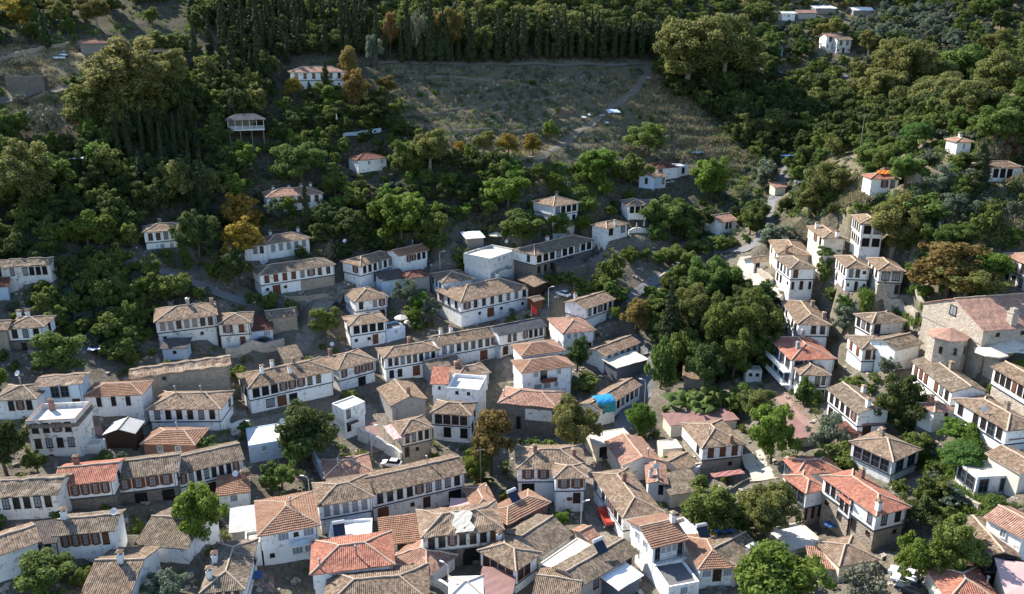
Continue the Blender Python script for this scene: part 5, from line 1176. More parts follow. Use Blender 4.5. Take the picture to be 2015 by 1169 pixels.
# ------------------------------------------------------------------ trees the photograph shows one by one
HB = []          # screen boxes of houses (only to keep scattered trees from standing in front of them)
for H in HOUSES:
    for f in H['frames']:
        pts = []
        for c in corners(f, .3)[:2]+corners(f, .3)[3:]+corners(f, .3)[2:3]:
            for z in (f['ze']-min(f['h'], 6), f.get('ztop', f['ze'])): pts.append(proj((c[0], c[1], z)))
        pts = np.array(pts); HB.append((pts[:, 0].min(), pts[:, 1].min(), pts[:, 0].max(), pts[:, 1].max(), pts[:, 2].min()))
for t in [
 ('green',120,640,742,112),('dark',14,812,935,95),('green',95,1070,1175,130),('bright',396,945,1078,104),('olive',330,1108,1185,92),('dark',612,780,905,124),('green',596,846,925,84),('bush',556,895,965,85),
 ('autumn',966,798,935,104),('plane',1130,778,905,98),('bright',936,882,952,58),('bright',1103,1003,1045,42),('bright',1256,786,858,62),('frond',1360,742,815,104),('frond',1400,735,800,80),('plane',1482,752,826,74),('bright',1516,782,912,90),('bush',1440,760,815,60),
 ('green',1398,940,1062,128),('plane',1510,938,1062,112),('bright',1530,1062,1205,190),('bare',1692,1098,1195,100),('bright',1803,1040,1152,104),('green',1872,1012,1150,108),('dark',1775,730,850,104),('dark',1770,800,852,70),('bright',1880,815,872,76),('pine',1890,858,930,92),('greybush',1622,808,892,72),
 ('bush',1655,864,925,92),('bush',1580,740,796,58),('greybush',1875,952,1000,72),('bush',1835,925,990,80),('bush',1745,862,880,40),('green',1995,820,860,60),('green',1985,1090,1130,70),
 ('ballpine',1405,500,598,94),('plane',1352,546,690,88),('green',1478,560,700,116),('conifer',1318,552,720,56),('green',1405,582,730,86),('green',1442,640,748,84),('green',1492,642,728,74),('autumn',1250,586,656,72),('bush',1300,660,765,62),('dark',1385,660,770,80),('dark',1136,660,728,52),('bush',1152,728,770,62),('green',1345,640,740,70),('dark',1450,580,680,90),
 ('olive',800,549,608,56),('olive',853,583,632,46),('green',640,600,662,66),('bright',790,370,478,124),('green',842,420,495,72),('bright',1000,338,412,92),('green',1028,405,472,108),('green',1098,412,468,64),('green',908,486,540,42),('bright',936,488,540,34),('ballpine',594,275,362,112),('green',1276,236,308,88),('bright',1084,235,277,36),('bright',1178,288,352,92),('bush',1242,305,360,80),('bright',1400,305,392,82),('greybush',1500,315,372,58),('green',1318,385,462,94),
 ('plane',846,252,342,84),('green',800,275,352,70),('yellow',906,276,305,34),('plane',950,254,306,48),('yellow',1000,262,308,48),('yellow',1048,262,310,44),('yellow',478,378,470,92),('yellow',482,425,520,84),('dark',392,405,510,88),('bright',176,412,495,110),('bush',230,478,530,70),('plane',48,278,425,124),('green',98,298,385,90),('plane',262,82,235,170),('plane',215,150,240,110),('plane',330,100,200,100),('bare',95,205,280,70),('green',35,215,275,70),
 ('cypress',608,352,475,24),('cypress',388,38,142,17),('cypress',416,28,118,16),('cypress',440,10,110,13),('cypress',95,8,98,24),('cypress',1922,288,380,34),('cypress',2010,292,345,22),('conifer',520,210,262,48),('cypress',462,60,170,15),('cypress',566,55,128,15),('cypress',644,125,195,20),('cypress',612,158,200,12),('yellow',580,152,196,40),('green',650,160,205,60),('autumn',690,95,165,50),('autumn',765,150,190,44),('autumn',700,140,220,60),('bare',1970,270,320,46),('rust',1975,275,320,44),
 ('olive',735,75,132,40),('dark',735,190,250,80),('plane',1350,30,180,150),('plane',1420,38,175,130),('plane',1465,90,160,80),('plane',1780,72,195,118),('plane',1735,130,220,100),('plane',1850,140,240,130),('plane',1960,100,210,120),('plane',1905,150,250,110),('green',1880,90,160,90),('green',1960,205,290,110),('yellow',40,0,62,66),('plane',1625,310,402,88),('plane',1590,360,425,70),('plane',1755,375,500,124),('autumn',1860,465,590,170),('plane',1900,500,600,130),('bright',1945,490,560,80),('green',1925,540,600,80),('green',1560,300,355,50),('greybush',1850,325,380,66),('greybush',1535,440,490,90),('olive',1600,425,455,40),('green',1625,480,510,36),('greybush',1510,446,485,60),
 ('bright',1240,482,520,44),('green',1295,492,520,36),('bush',1150,545,585,58),('bush',1205,545,590,56),('green',1270,585,640,70),('bush',1190,530,565,50),('bush',1205,500,560,60),('frond',402,838,892,62),('bush',205,883,915,40),('bush',715,880,905,36),('bush',500,1010,1030,30),('bright',1790,320,345,30),('pine',1800,240,300,66),('green',1710,280,335,60),('green',1740,280,345,70),('green',1780,300,370,80),('bush',1830,380,430,90),('olive',1880,380,440,80),('bush',1930,400,470,60),('green',1900,430,480,80),('green',1990,440,480,60),('cypress',805,-12,126,20),('cypress',846,2,126,22),('cypress',866,18,124,17),('cypress',882,38,124,14),('cypress',828,55,124,13),('cypress',927,22,126,21),('cypress',902,70,122,13),('cypress',955,58,124,17),('cypress',704,22,104,16),('cypress',745,18,110,20),('cypress',760,60,118,13),('cypress',790,72,124,12),('cypress',980,52,124,18),('cypress',1000,66,126,14),('autumn',768,30,112,44),('bare',822,25,118,40),('autumn',890,22,116,50),('autumn',860,30,116,40),('green',945,52,118,44),('bush',1735,385,415,50),('plane',300,62,112,60),('green',352,66,114,64),('cypress',255,235,320,13),('cypress',283,228,325,14),('cypress',322,245,335,12),('cypress',352,240,335,13),('cypress',372,232,340,13),('cypress',375,290,400,20),('cypress',408,310,440,20),('bush',1120,530,562,50),('bush',1085,534,562,40),('green',1217,562,600,44),('green',1318,478,522,56),('green',1370,466,506,60),('bush',1420,458,490,60),('green',1352,542,592,70),('bush',1300,565,600,60),('bush',985,545,562,30),('bush',1700,395,412,40),('bush',1760,385,412,40),('bush',1890,300,330,60),('bush',1690,490,515,50),('bush',1640,470,500,44),('dark',60,940,985,70),('dark',690,400,480,90),('bare',655,470,520,50),('dark',740,440,500,70),('green',770,455,500,50),('dark',640,395,455,60),('green',700,365,420,60),('dark',470,480,570,70),('green',500,570,600,40),('bush',560,380,420,60),('greybush',545,395,430,50),('green',660,335,385,60),
 ('bush',1580,900,935,50),('bush',1600,770,800,40),('bush',1660,575,620,40),('greybush',1660,600,655,60),('bush',1620,505,560,40),('bush',1640,560,590,40),('olive',1745,700,735,46),('bush',1680,735,760,50),('greybush',1740,960,1000,70),('bush',1650,1000,1030,40),('dark',1810,970,1040,90),('bush',1310,895,935,50),('bush',955,935,955,40),('bush',1085,860,900,60),('bush',1050,855,885,40),('bush',110,1000,1020,30),
]: T(*t)

# ------------------------------------------------------------------ woods: seeded planting
LOWV = {}
def low_variant(k, i):
    if (k, i) not in LOWV:
        L, R0, H0 = KIND[k][:3]
        if k == 'conifer': q, t, cv, cf = crown_conifer(900+i, R0, H0); q = q.reshape(-1, 4, 3)[::3].reshape(-1, 3); t = t[::3][:len(q)] if False else t.reshape(-1, 4)[::3].reshape(-1)
        else: q, t, cv, cf = crown_broad(900+i, R0, H0, z0=.8, n=44, leaf=.55, per=70*(4.0/R0)**2)
        LOWV[(k, i)] = (q, t, cv, cf)
    return LOWV[(k, i)]
FOREST = {}
def into_forest(mat, k, p, Ht, Wd, r):
    q, t, cv, cf = low_variant(k, int(r.integers(4))); R0, H0 = KIND[k][1:3]
    th = r.random()*6.28; Rm = np.array([[math.cos(th), -math.sin(th), 0], [math.sin(th), math.cos(th), 0], [0, 0, 1]])
    sc = np.array([Wd/2/R0, Wd/2/R0, Ht/H0])
    FOREST.setdefault(mat, []).append(((q*sc)@Rm.T+p, np.clip(t+r.normal()*.12, 0, 1), (cv*sc)@Rm.T+p, cf)); TREES.append((p[0], p[1], Wd/2))
def flush_forest():
    for mat, L in FOREST.items():
        nv = 0; cfs = []
        for q, t, cv, cf in L: cfs.append(cf+nv); nv += len(cv)
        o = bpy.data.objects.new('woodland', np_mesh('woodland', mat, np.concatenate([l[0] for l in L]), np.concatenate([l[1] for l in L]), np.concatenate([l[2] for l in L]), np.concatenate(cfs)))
        C.objects.link(o); tag(o, kind='stuff')
STUFFMAT = {'bright': 'leaf_bright', 'dark': 'leaf_dark', 'green': 'leaf_green', 'plane': 'leaf_plane', 'conifer': 'leaf_cypress', 'bush': 'leaf_green', 'autumn': 'leaf_plane', 'olive': 'leaf_olive', 'greybush': 'leaf_olive'}
def free(p, rad, kind_h, wd, slack=3):
    for (x, y, r) in TREES:
        if (p[0]-x)**2+(p[1]-y)**2 < (rad+min(r, 3.5)*.45)**2: return False
    for f in FRAMES:
        q = p[:2]-f['O']; s = q @ f['u']; t = q @ f['v']
        if -1.6 < s < f['W']+1.6 and -2.2 < t < f['D']+1.2: return False
    for P, w_ in STRIPS:
        if np.min(np.hypot(P[:, 0]-p[0], P[:, 1]-p[1])) < w_/2+1.0: return False
    x, y, z = proj(p+np.array([0, 0, kind_h])); xb, yb, _ = proj(p); hw = wd/2*FPX/z
    for (a, b, c, d, zz) in HB:
        if z < zz+3 and x+hw*.8 > a and x-hw*.8 < c and y < d-slack and yb > b: return False
    return True
def zone(poly, kinds, step, label, group, maxn=400, hr=(.7, 1.15), seed=1, stuff=False, slack=3):
    r = np.random.default_rng(seed); xs = [p[0] for p in poly]; ys = [p[1] for p in poly]; n = 0; ks = [k for k, w_ in kinds for _ in range(w_)]
    for _ in range(int(maxn*14)):
        x, y = r.uniform(min(xs), max(xs)), r.uniform(min(ys), max(ys))
        if not inpoly(np.array(x), np.array(y), poly): continue
        p = hit(x, y)
        if p[1] > 560: continue
        k = ks[r.integers(len(ks))]; L, R0, H0, name, cat, words = KIND[k]; s = r.uniform(*hr)
        if k == 'cypress': s *= .8
        Ht, Wd = H0*s*r.uniform(.9, 1.1), 2*R0*s*r.uniform(.9, 1.15)
        if not free(p, step*s, Ht, Wd, slack): continue
        if stuff: into_forest(STUFFMAT[k], k, p, Ht, Wd, r); n += 1; continue
        nr = plant(k, p, Ht, Wd, label % words, (group % KIND[k][3].replace('_', ' ')).replace('bushs', 'bushes')); n += 1
        if seed in (16, 17, 18, 19, 20, 21, 22, 23, 24, 25): q_ = proj(p); PLANTED.append((nr, k, q_[0], q_[1]-10, q_[1], Wd*FPX/q_[2], Ht))
        if n >= maxn: break
    return n
zn = []
zn.append(zone([(1005,116),(1292,116),(1292,129),(1005,129)], [('cypress',1)], 1.9, '%s in the long row on the terrace edge above the dry field', '%ses along the terrace edge', 60, (1.0, 1.75), 3))
zn.append(zone([(745,95),(1290,95),(1290,118),(745,118)], [('cypress',1)], 2.0, '%s of the second rank behind the terrace row', '%ses behind the terrace row', 22, (1.0, 1.5), 4))
zn.append(zone([(440,40),(720,30),(735,118),(540,118),(500,190),(440,180)], [('cypress',1)], 2.2, '%s in the dense grove above the white mansion', '%ses of the grove above the mansion', 80, (.95, 1.5), 5))
zn.append(zone([(235,262),(390,262),(395,340),(235,340)], [('cypress',1)], 2.0, '%s in the young stand on the left hillside', '%ses of the left hillside stand', 30, (.8, 1.15), 6))
zn.append(zone([(150,180),(400,120),(520,130),(540,200),(450,300),(520,330),(430,430),(270,420),(180,330),(150,260)], [('dark',4),('conifer',1),('green',2),('plane',1),('bright',1)], 2.6, '%s in the shaded wood on the left hillside', '%ss of the left wood', 150, (.7, 1.15), 7, True))
zn.append(zone([(-20,300),(150,290),(270,420),(270,500),(100,600),(-20,480)], [('green',3),('dark',3),('bush',2)], 2.2, '%s in the tangle above the left edge houses', '%ss above the left edge houses', 90, (.55, .95), 8, True))
zn.append(zone([(90,560),(300,510),(450,570),(290,625),(300,690),(230,720),(90,640)], [('bush',4),('green',2),('greybush',1)], 1.6, '%s on the overgrown bank left of the orange-framed windows', '%ss of the overgrown bank', 90, (.6, 1.0), 9, True))
zn.append(zone([(620,190),(760,200),(850,300),(960,330),(1050,370),(900,440),(880,500),(700,480),(640,430),(640,340),(500,310),(520,250)], [('dark',3),('green',2),('bush',2),('greybush',2),('bright',1)], 2.3, '%s in the dark wood between the hillside houses', '%ss of the middle wood', 170, (.5, .95), 10, True))
zn.append(zone([(700,-30),(1310,-30),(1310,85),(760,92)], [('green',3),('plane',2),('dark',3),('autumn',1),('olive',2)], 3.0, '%s on the slope above the cypress terrace', '%ss above the cypress terrace', 130, (.7, 1.15), 11, True))
zn.append(zone([(380,-40),(720,-40),(720,40),(440,40),(380,70)], [('green',3),('dark',3),('conifer',1)], 3.0, '%s along the top edge above the grove', '%ss at the top edge', 60, (.7, 1.0), 12, True))
zn.append(zone([(1290,140),(1480,170),(1700,195),(1860,215),(1880,262),(1700,285),(1650,320),(1560,300),(1480,320),(1420,250),(1330,200)], [('dark',5),('green',2),('plane',1)], 2.8, '%s in the shadowed ravine wood', '%ss of the ravine wood', 170, (.7, 1.2), 13, True))
zn.append(zone([(1665,30),(1870,30),(1880,105),(1690,85)], [('olive',1)], 2.6, '%s in the olive grove at the head of the valley', '%ss of the valley grove', 60, (1.0, 1.5), 14))
zn.append(zone([(1300,-40),(2040,-40),(2040,180),(1850,200),(1700,185),(1480,165),(1480,60),(1310,60)], [('green',4),('dark',3),('plane',1),('olive',2),('bush',2)], 2.9, '%s on the upper right valley slope', '%ss of the upper right slope', 110, (.75, 1.2), 15))
zn.append(zone([(1700,300),(1860,250),(2040,190),(2040,420),(1970,490),(1800,530),(1760,440),(1700,400)], [('green',3),('bush',4),('olive',2),('greybush',2)], 2.3, '%s among the scrub of the right hillside', '%ss of the right hillside', 120, (.55, 1.0), 16))
zn.append(zone([(1270,590),(1360,550),(1500,565),(1530,620),(1515,720),(1400,740),(1300,745),(1275,660)], [('dark',3),('green',3)], 2.4, '%s in the hollow beside the valley road', '%ss of the road hollow', 40, (.6, .95), 17))
zn.append(zone([(1380,430),(1500,440),(1490,478),(1400,490),(1280,480),(1300,440)], [('bush',2),('green',1),('dark',1)], 1.8, '%s on the bank above the valley road', '%ss above the valley road', 30, (.6, 1.0), 18))
zn.append(zone([(1480,330),(1620,300),(1640,420),(1560,430),(1500,400)], [('green',2),('dark',2),('bush',2)], 2.2, '%s at the mouth of the ravine', '%ss at the ravine mouth', 36, (.55, .9), 19))
zn.append(zone([(1630,850),(1910,840),(1910,960),(1800,1010),(1790,950),(1680,920)], [('bush',3),('greybush',2),('green',1)], 1.7, '%s in the gardens round the glazed pavilion', '%ss round the glazed pavilion', 40, (.5, .9), 20))
zn.append(zone([(-20,-30),(390,-30),(385,45),(240,66),(60,92),(-20,100)], [('plane',2),('green',3),('dark',2),('conifer',1)], 3.2, '%s behind the straw knoll', '%ss behind the knoll', 40, (.75, 1.1), 21))
zn.append(zone([(-20,10),(70,90),(60,240),(-20,270)], [('bare',1),('greybush',1)], 3.0, '%s on the straw knoll', '%ss on the knoll', 10, (.6, 1.0), 22))
zn.append(zone([(860,330),(1260,330),(1300,420),(1200,470),(1000,470),(880,420)], [('green',2),('bush',3),('bright',1)], 2.6, '%s on the green bank below the trail', '%ss below the trail', 40, (.5, .85), 23))
zn.append(zone([(-20,480),(2030,480),(2030,1160),(-20,1160)], [('bush',4),('green',2),('greybush',2),('bright',1)], 1.9, '%s squeezed between the village houses', '%ss between the village houses', 200, (.4, .85), 24, False, 14))
zn.append(zone([(440,420),(700,420),(760,470),(700,520),(640,520),(420,520),(260,560),(250,480)], [('bush',3),('dark',1),('greybush',1)], 1.7, '%s on the dark bank between the upper houses', '%ss of the dark bank', 70, (.5, .9), 48, True, 8))
zn.append(zone([(780,150),(1260,150),(1400,320),(1300,320),(1100,300),(880,280)], [('bush',2),('greybush',2)], 3.0, '%s dotted over the dry field', '%ss on the dry field', 24, (.4, .8), 25))
zn.append(zone([(1300,-40),(2040,-40),(2040,180),(1850,200),(1700,185),(1480,165),(1480,60),(1310,60)], [('green',4),('dark',2),('olive',2),('plane',1),('greybush',2),('bush',2)], 2.8, '', '', 120, (.5, .95), 45, True))
zn.append(zone([(440,30),(720,20),(735,110),(540,118),(500,190),(440,180)], [('green',1),('dark',2)], 2.4, '', '', 60, (.6, .95), 46, True))
zn.append(zone([(1290,120),(1480,150),(1480,320),(1420,250),(1330,190)], [('dark',1),('green',1)], 2.2, '', '', 50, (.6, 1.0), 47, True))
zn.append(zone([(690,62),(1295,62),(1295,112),(740,112)], [('dark',3),('conifer',1)], 2.2, '', '', 110, (1.05, 1.5), 49, True))
for k_, pl in enumerate(([(-420,60),(-30,60),(-30,700),(-420,700)], [(2045,20),(2420,20),(2420,480),(2045,480)])): zn.append(zone(pl, [('dark',3),('green',3),('plane',1),('bush',2)], 3.2, '', '', 90, (.6, 1.1), 60+k_, True))
flush_forest()
print('zones', zn, 'trees', len(TREES))
# ------------------------------------------------------------------ labels of the single trees, from their neighbours
LMK = {'brightest red hipped':'the brightest red hipped roof','peeling walls':'the peeling white house','bright red tiled roof and':'the bright red row-house roof','small white house with a blue-grey band':'the small five-windowed house','narrow brown-roofed':'the bottom-edge house with white chimneys','central long house':'the central long house','half-ruined':'the half-ruined house',
 'oval crest':'the house with the oval crest','pavilion-like':'the arched pavilion house','long diagonal tan-roofed':'the long diagonal tan roof','three brown windows and a rosy':'the house with three brown windows','large white house with a red hipped':'the large red-roofed house','tall white modern':'the tall striped-roof modern house','wide brown roof on dark':'the dark timber house','red-brown hipped':'the bottom right corner roof',
 'long white balconies':'the balcony house','five dark windows above two':'the house above two arches','square pavilion':'the glazed pavilion','just below the church':'the diagonal house below the church','continuing down':'the lower diagonal house','cream flat-roofed veranda':'the cream veranda house','tall white three-storey house on':'the tall hillside three-storey house','low white house with a tan hip':'the low hip-roofed neighbour on the hillside','twin-roofed':'the twin-roofed house','tall plain white':'the tall plain white house','two stacked brown':'the house of stacked roofs','ragged roof and stone':'the ragged-roofed house','trees at the right edge above':'the right edge house above the church','white cube house':'the white cube house','dark ravine at upper':'the ravine house','lone cypress':'the low three-windowed hillside house',
 'three dark loggia':'the three-window loggia house','dark red-roofed house below':'the dark red ridge house','orange-tiled gable':'the orange gable house','two closed white':'the house with closed parasols','one big chimney':'the compact four-arched house','nine black arched':'the nine-arched house','mural band':'the mural block','grand white house':'the grand white house','blue windows left':'the blue-windowed house','blank white left wall':'the blank-walled gable house','dusty pink':'the dusty pink hip roof','sixteen dark':'the sixteen-window row','two striped roofs and a brown':'the brown-balcony modern house','large white plaster patch':'the ruined stone building','four brown arched':'the brown arched loggia','pink awning':'the grey gable by the awning','bare stone base':'the four-windowed house on bare stone','square whitewashed':'the square whitewashed house','dazzling':'the dazzling flat roof','three white chimneys and black':'the three-chimney house',
 'walled roof terrace and brick':'the walled terrace house','course roof over a shaded':'the three-window course-roof house','mottled brown':'the broad six-window house','red-walled hut':'the red-walled hut','stone barn':'the stone barn','orange-framed windows and':'the orange-framed windows','right half stands':'the half-stone house','grey-framed':'the grey-framed house','seven dark':'the seven-window house','orange shutters':'the orange-shuttered house','arched dark loggia':'the dark loggia house','alone in the trees':'the lone left house','open loggia at the left':'the dilapidated left edge house','two white chimneys and a stone':'the left edge house with chimneys','four white chimneys':'the four-chimney house','deep shade':'the shaded red-roofed house','mansion':'the mansion','timber building beside':'the knoll timber building','yellow plane tree':'the pale half-hidden building','terracotta wings':'the terracotta-winged house','long low tan':'the long low tan house','bright blue tarpaulin':'the blue tarpaulin building','valley garden':'the valley garden hut','transformer':'the white transformer hut','stepped lane':'the dusty rose sheet roof','tan gabled house between':'the low tan gabled house','right edge, beside':'x'}
marks = []
for H in HOUSES:
    for k, v_ in LMK.items():
        if k in H['label']:
            f = H['frames'][0]; c = f['O']+f['u']*f['W']/2+f['v']*f['D']/2; marks.append((*proj((c[0], c[1], f['ze']-1))[:2], v_)); break
c = CH['O']+CH['u']*6+CH['v']*5; marks.append((*proj((c[0], c[1], CH['ze']))[:2], 'the stone church'))
bucket = {}
for r, kind, x, y, bot, w_, Ht in PLANTED:
    words = KIND[kind][5]
    size = 'small' if Ht < 4 else ('large' if w_ > 105 else '')
    best = min(marks, key=lambda m: abs(m[0]-x)+1.3*abs(m[1]-y)); dx, dy = x-best[0], bot-10-best[1]
    rel = ('right of' if dx > 0 else 'left of') if abs(dx) > abs(dy)*1.1 else ('in front of' if dy > 0 else 'behind')
    lab_ = ' '.join(f'{size} {words} {rel} {best[2]}'.split())
    if len(lab_.split()) > 13: lab_ = ' '.join(f'{words} {rel} {best[2]}'.split())
    if len(lab_.split()) > 13: lab_ = ' '.join(f'{words.split()[-2]} {words.split()[-1]} {rel} {best[2]}'.split())
    bucket.setdefault(lab_, []).append((x, r))
for lab, L in bucket.items():
    L.sort(key=lambda q: q[0])
    for i, (x, r) in enumerate(L):
        n = len(L)
        if n > 19: r['label'] = lab; continue
        r['label'] = lab if n == 1 else (('left-hand ', 'right-hand ')[i] if n == 2 else ('leftmost ', 'middle ', 'rightmost ')[i] if n == 3 else ('first ', 'second ', 'third ', 'fourth ', 'fifth ', 'sixth ', 'seventh ', 'eighth ', 'ninth ', 'tenth ', 'eleventh ', 'twelfth ', 'thirteenth ', 'fourteenth ', 'fifteenth ', 'sixteenth ', 'seventeenth ', 'eighteenth ', 'nineteenth ')[i])+lab+(', from left' if n > 3 else '')
# ------------------------------------------------------------------ undergrowth that nobody could count
def scatter_stuff(name, mat, n, polys, gen, seed, avoid=True):
    r = np.random.default_rng(seed); V = []; Tn = []; k = 0; tries = 0
    var = [gen(i, r) for i in range(5)]
    while k < n and tries < n*6:
        tries += 1
        poly = polys[r.integers(len(polys))]; xs = [p[0] for p in poly]; ys = [p[1] for p in poly]
        x, y = r.uniform(min(xs), max(xs)), r.uniform(min(ys), max(ys))
        if not inpoly(np.array(x), np.array(y), poly): continue
        p = hit(x, y)
        if p[1] > 560: continue
        bad = False
        for f in FRAMES:
            q = p[:2]-f['O']; s = q @ f['u']; t = q @ f['v']
            if -.8 < s < f['W']+.8 and -1.2 < t < f['D']+.8: bad = True; break
        if bad: continue
        if avoid and any(np.min(np.hypot(P[:, 0]-p[0], P[:, 1]-p[1])) < w_/2+.6 for P, w_ in STRIPS): continue
        q, t = var[r.integers(5)]; th = r.random()*6.28; s = r.uniform(.5, 1.3)
        Rm = np.array([[math.cos(th), -math.sin(th), 0], [math.sin(th), math.cos(th), 0], [0, 0, 1]])
        V.append((q*s)@Rm.T+p); Tn.append(np.clip(t+r.normal()*.15, 0, 1)); k += 1
    o = bpy.data.objects.new(name, np_mesh(name, mat, np.concatenate(V), np.concatenate(Tn))); C.objects.link(o); tag(o, kind='stuff'); return o
def gen_shrub(i, r):
    C_ = [np.array([r.normal()*.5, r.normal()*.5, .35+.3*r.random()]) for _ in range(4)]
    return leaf_cloud(C_, [.55+.25*r.random() for _ in range(4)], 52, .36, r)
def gen_tuft(i, r):
    n = 16; a = r.random(n)*6.28; p = np.c_[r.normal(size=(n, 2))*.45, np.zeros(n)]; d = np.c_[np.cos(a), np.sin(a), np.zeros(n)]; up = np.c_[r.normal(size=(n, 2))*.3, .5+.5*r.random(n)]
    w_ = .10
    return np.stack([p-d*w_, p+d*w_, p+d*w_*.4+up, p-d*w_*.4+up], 1).reshape(-1, 3), np.repeat(r.random(n), 4)
WOOD = [(-20,180),(400,100),(740,130),(900,330),(1060,370),(1250,470),(900,500),(600,430),(480,520),(280,500),(280,700),(90,660),(-20,500)]
RWOOD = [(1300,120),(1500,160),(1700,180),(2030,120),(2030,480),(1800,530),(1700,420),(1560,430),(1380,480),(1300,470),(1440,330)]
scatter_stuff('undergrowth', 'leaf_green', 3000, [WOOD, RWOOD, [(-20,-40),(2030,-40),(2030,110),(1300,100),(700,100),(-20,100)]], gen_shrub, 31)
scatter_stuff('undergrowth', 'leaf_dark', 1600, [WOOD, RWOOD, [(1280,590),(1500,570),(1520,740),(1300,760)]], gen_shrub, 32)
scatter_stuff('undergrowth', 'leaf_green', 380, [[(-20,500),(2030,470),(2030,1160),(-20,1160)]], gen_shrub, 33)
scatter_stuff('scrub', 'leaf_olive', 1100, [FIELD, RWOOD], gen_shrub, 34)
scatter_stuff('dry_grass', 'leaf_dry', 9000, [FIELD, [(1255,150),(1300,150),(1400,235),(1490,325),(1440,345),(1330,270),(1220,205)], [(1255,150),(1300,150),(1400,235),(1490,325),(1440,345),(1330,270),(1220,205)], KNOLL, [(1930,280),(2030,260),(2030,380),(1960,350)], [(1830,415),(2030,390),(2030,480),(1900,470)], [(1600,360),(1710,345),(1710,400),(1640,410)], [(1150,150),(1300,150),(1480,330),(1380,320)]], gen_tuft, 35)
scatter_stuff('grass', 'leaf_green', 2600, [FIELD, [(1050,320),(1180,330),(1170,400),(1090,390)], [(1690,560),(1830,640),(1700,650)], [(1800,900),(1950,900),(1960,1010),(1860,1010)]], gen_tuft, 36)

# loose stones and rubble in yards and lanes
def rubble(name, mat, n, poly, seed):
    r = np.random.default_rng(seed); m = MB(); xs = [p[0] for p in poly]; ys = [p[1] for p in poly]; k = 0
    while k < n:
        p = hit(r.uniform(min(xs), max(xs)), r.uniform(min(ys), max(ys)))
        if any(-.2 < (p[:2]-f['O']) @ f['u'] < f['W']+.2 and -.2 < (p[:2]-f['O']) @ f['v'] < f['D']+.2 for f in FRAMES): continue
        for j in range(int(r.integers(1, 6))):
            q = p+np.r_[r.normal(size=2)*.9, 0]; q[2] = gz(q[0], q[1]); th = r.random()*6.28; s = r.uniform(.10, .38)
            Rm = np.array([[math.cos(th), -math.sin(th), 0], [math.sin(th), math.cos(th), 0], [0, 0, 1]])
            m.box(q, (s*r.uniform(.7, 1.6), s, s*r.uniform(.4, 1.1)), Rm); k += 1
    o = m.build(name, mat); tag(o, kind='stuff')
rubble('rubble', 'pale_stone', 1500, [(0, 480), (2015, 1169)], 41); rubble('rubble', 'cobble', 900, [(0, 480), (2015, 1169)], 42); rubble('field_stones', 'pale_stone', 260, [(760, 150), (1450, 330)], 43)

# ------------------------------------------------------------------ things standing on roofs and ground
bpy.context.view_layer.update()
DG = bpy.context.evaluated_depsgraph_get()
def cast(px, py):
    r = ray(px, py); d = Vector(r).normalized()
    ok, loc, nrm, i_, ob, m_ = S.ray_cast(DG, Vector((0, 0, CAMZ)), d)
    return np.array(loc) if ok else hit(px, py)
# satellite dishes
m = MB(); n = 12
ring = [(0.0, 0)]+[(.22, .03), (.42, .11), (.55, .2)]
vs = [(0, 0, 0)]; fs = []
for k, (rr, zz) in enumerate(ring[1:]):
    for j in range(n): vs.append((rr*math.cos(6.283*j/n), rr*math.sin(6.283*j/n), zz))
for j in range(n): fs.append((0, 1+j, 1+(j+1) % n))
for k in range(2):
    for j in range(n): fs.append((1+k*n+j, 1+(k+1)*n+j, 1+(k+1)*n+(j+1) % n, 1+k*n+(j+1) % n))
m.add(vs, fs); DISH = m.mesh('reflector', 'dish')
m = MB(); m.tube([(0, 0, -.3), (0, 0, 1.0)], .05, 6); DPOLE = m.mesh('mast', 'metal')
m = MB(); m.tube([(.35, 0, .05), (0, 0, .62)], .025, 4); m.box((0, 0, .64), (.06, .06, .06)); DARM = m.mesh('feed_arm', 'metal')
def dish(px, py, label):
    p = cast(px, py+4); o = empty('satellite_dish', p, random.uniform(-.5, .5), label, 'satellite dish', 'satellite dishes on roofs')
    child('mast', DPOLE, o)
    q = child('reflector', DISH, o, Matrix.Translation((0, 0, 1.0)) @ Matrix.Rotation(math.radians(50), 4, 'X')); child('feed_arm', DARM, q)
for x, y, l in [(227,1014,'white dish at the right ridge end of the small five-windowed house'),(465,938,'white dish on the striped-roof annexe'),(654,681,'white dish behind the four arched shuttered windows'),(556,834,'white dish on the dazzling flat roof'),(679,477,'white dish in the dark yard above the seven-window house'),(710,471,'second white dish right along the dark yard above the seven windows'),(502,597,'white dish over the dark red lean roof'),(682,762,'white dish on the square whitewashed house'),(37,740,'white dish on the low house at the left edge'),(1934,811,'white dish on the lower diagonal roof at right'),(1290,923,'white dish beside the small brown gable house'),(997,478,'white dish on the mural block')]: dish(x, y, l)
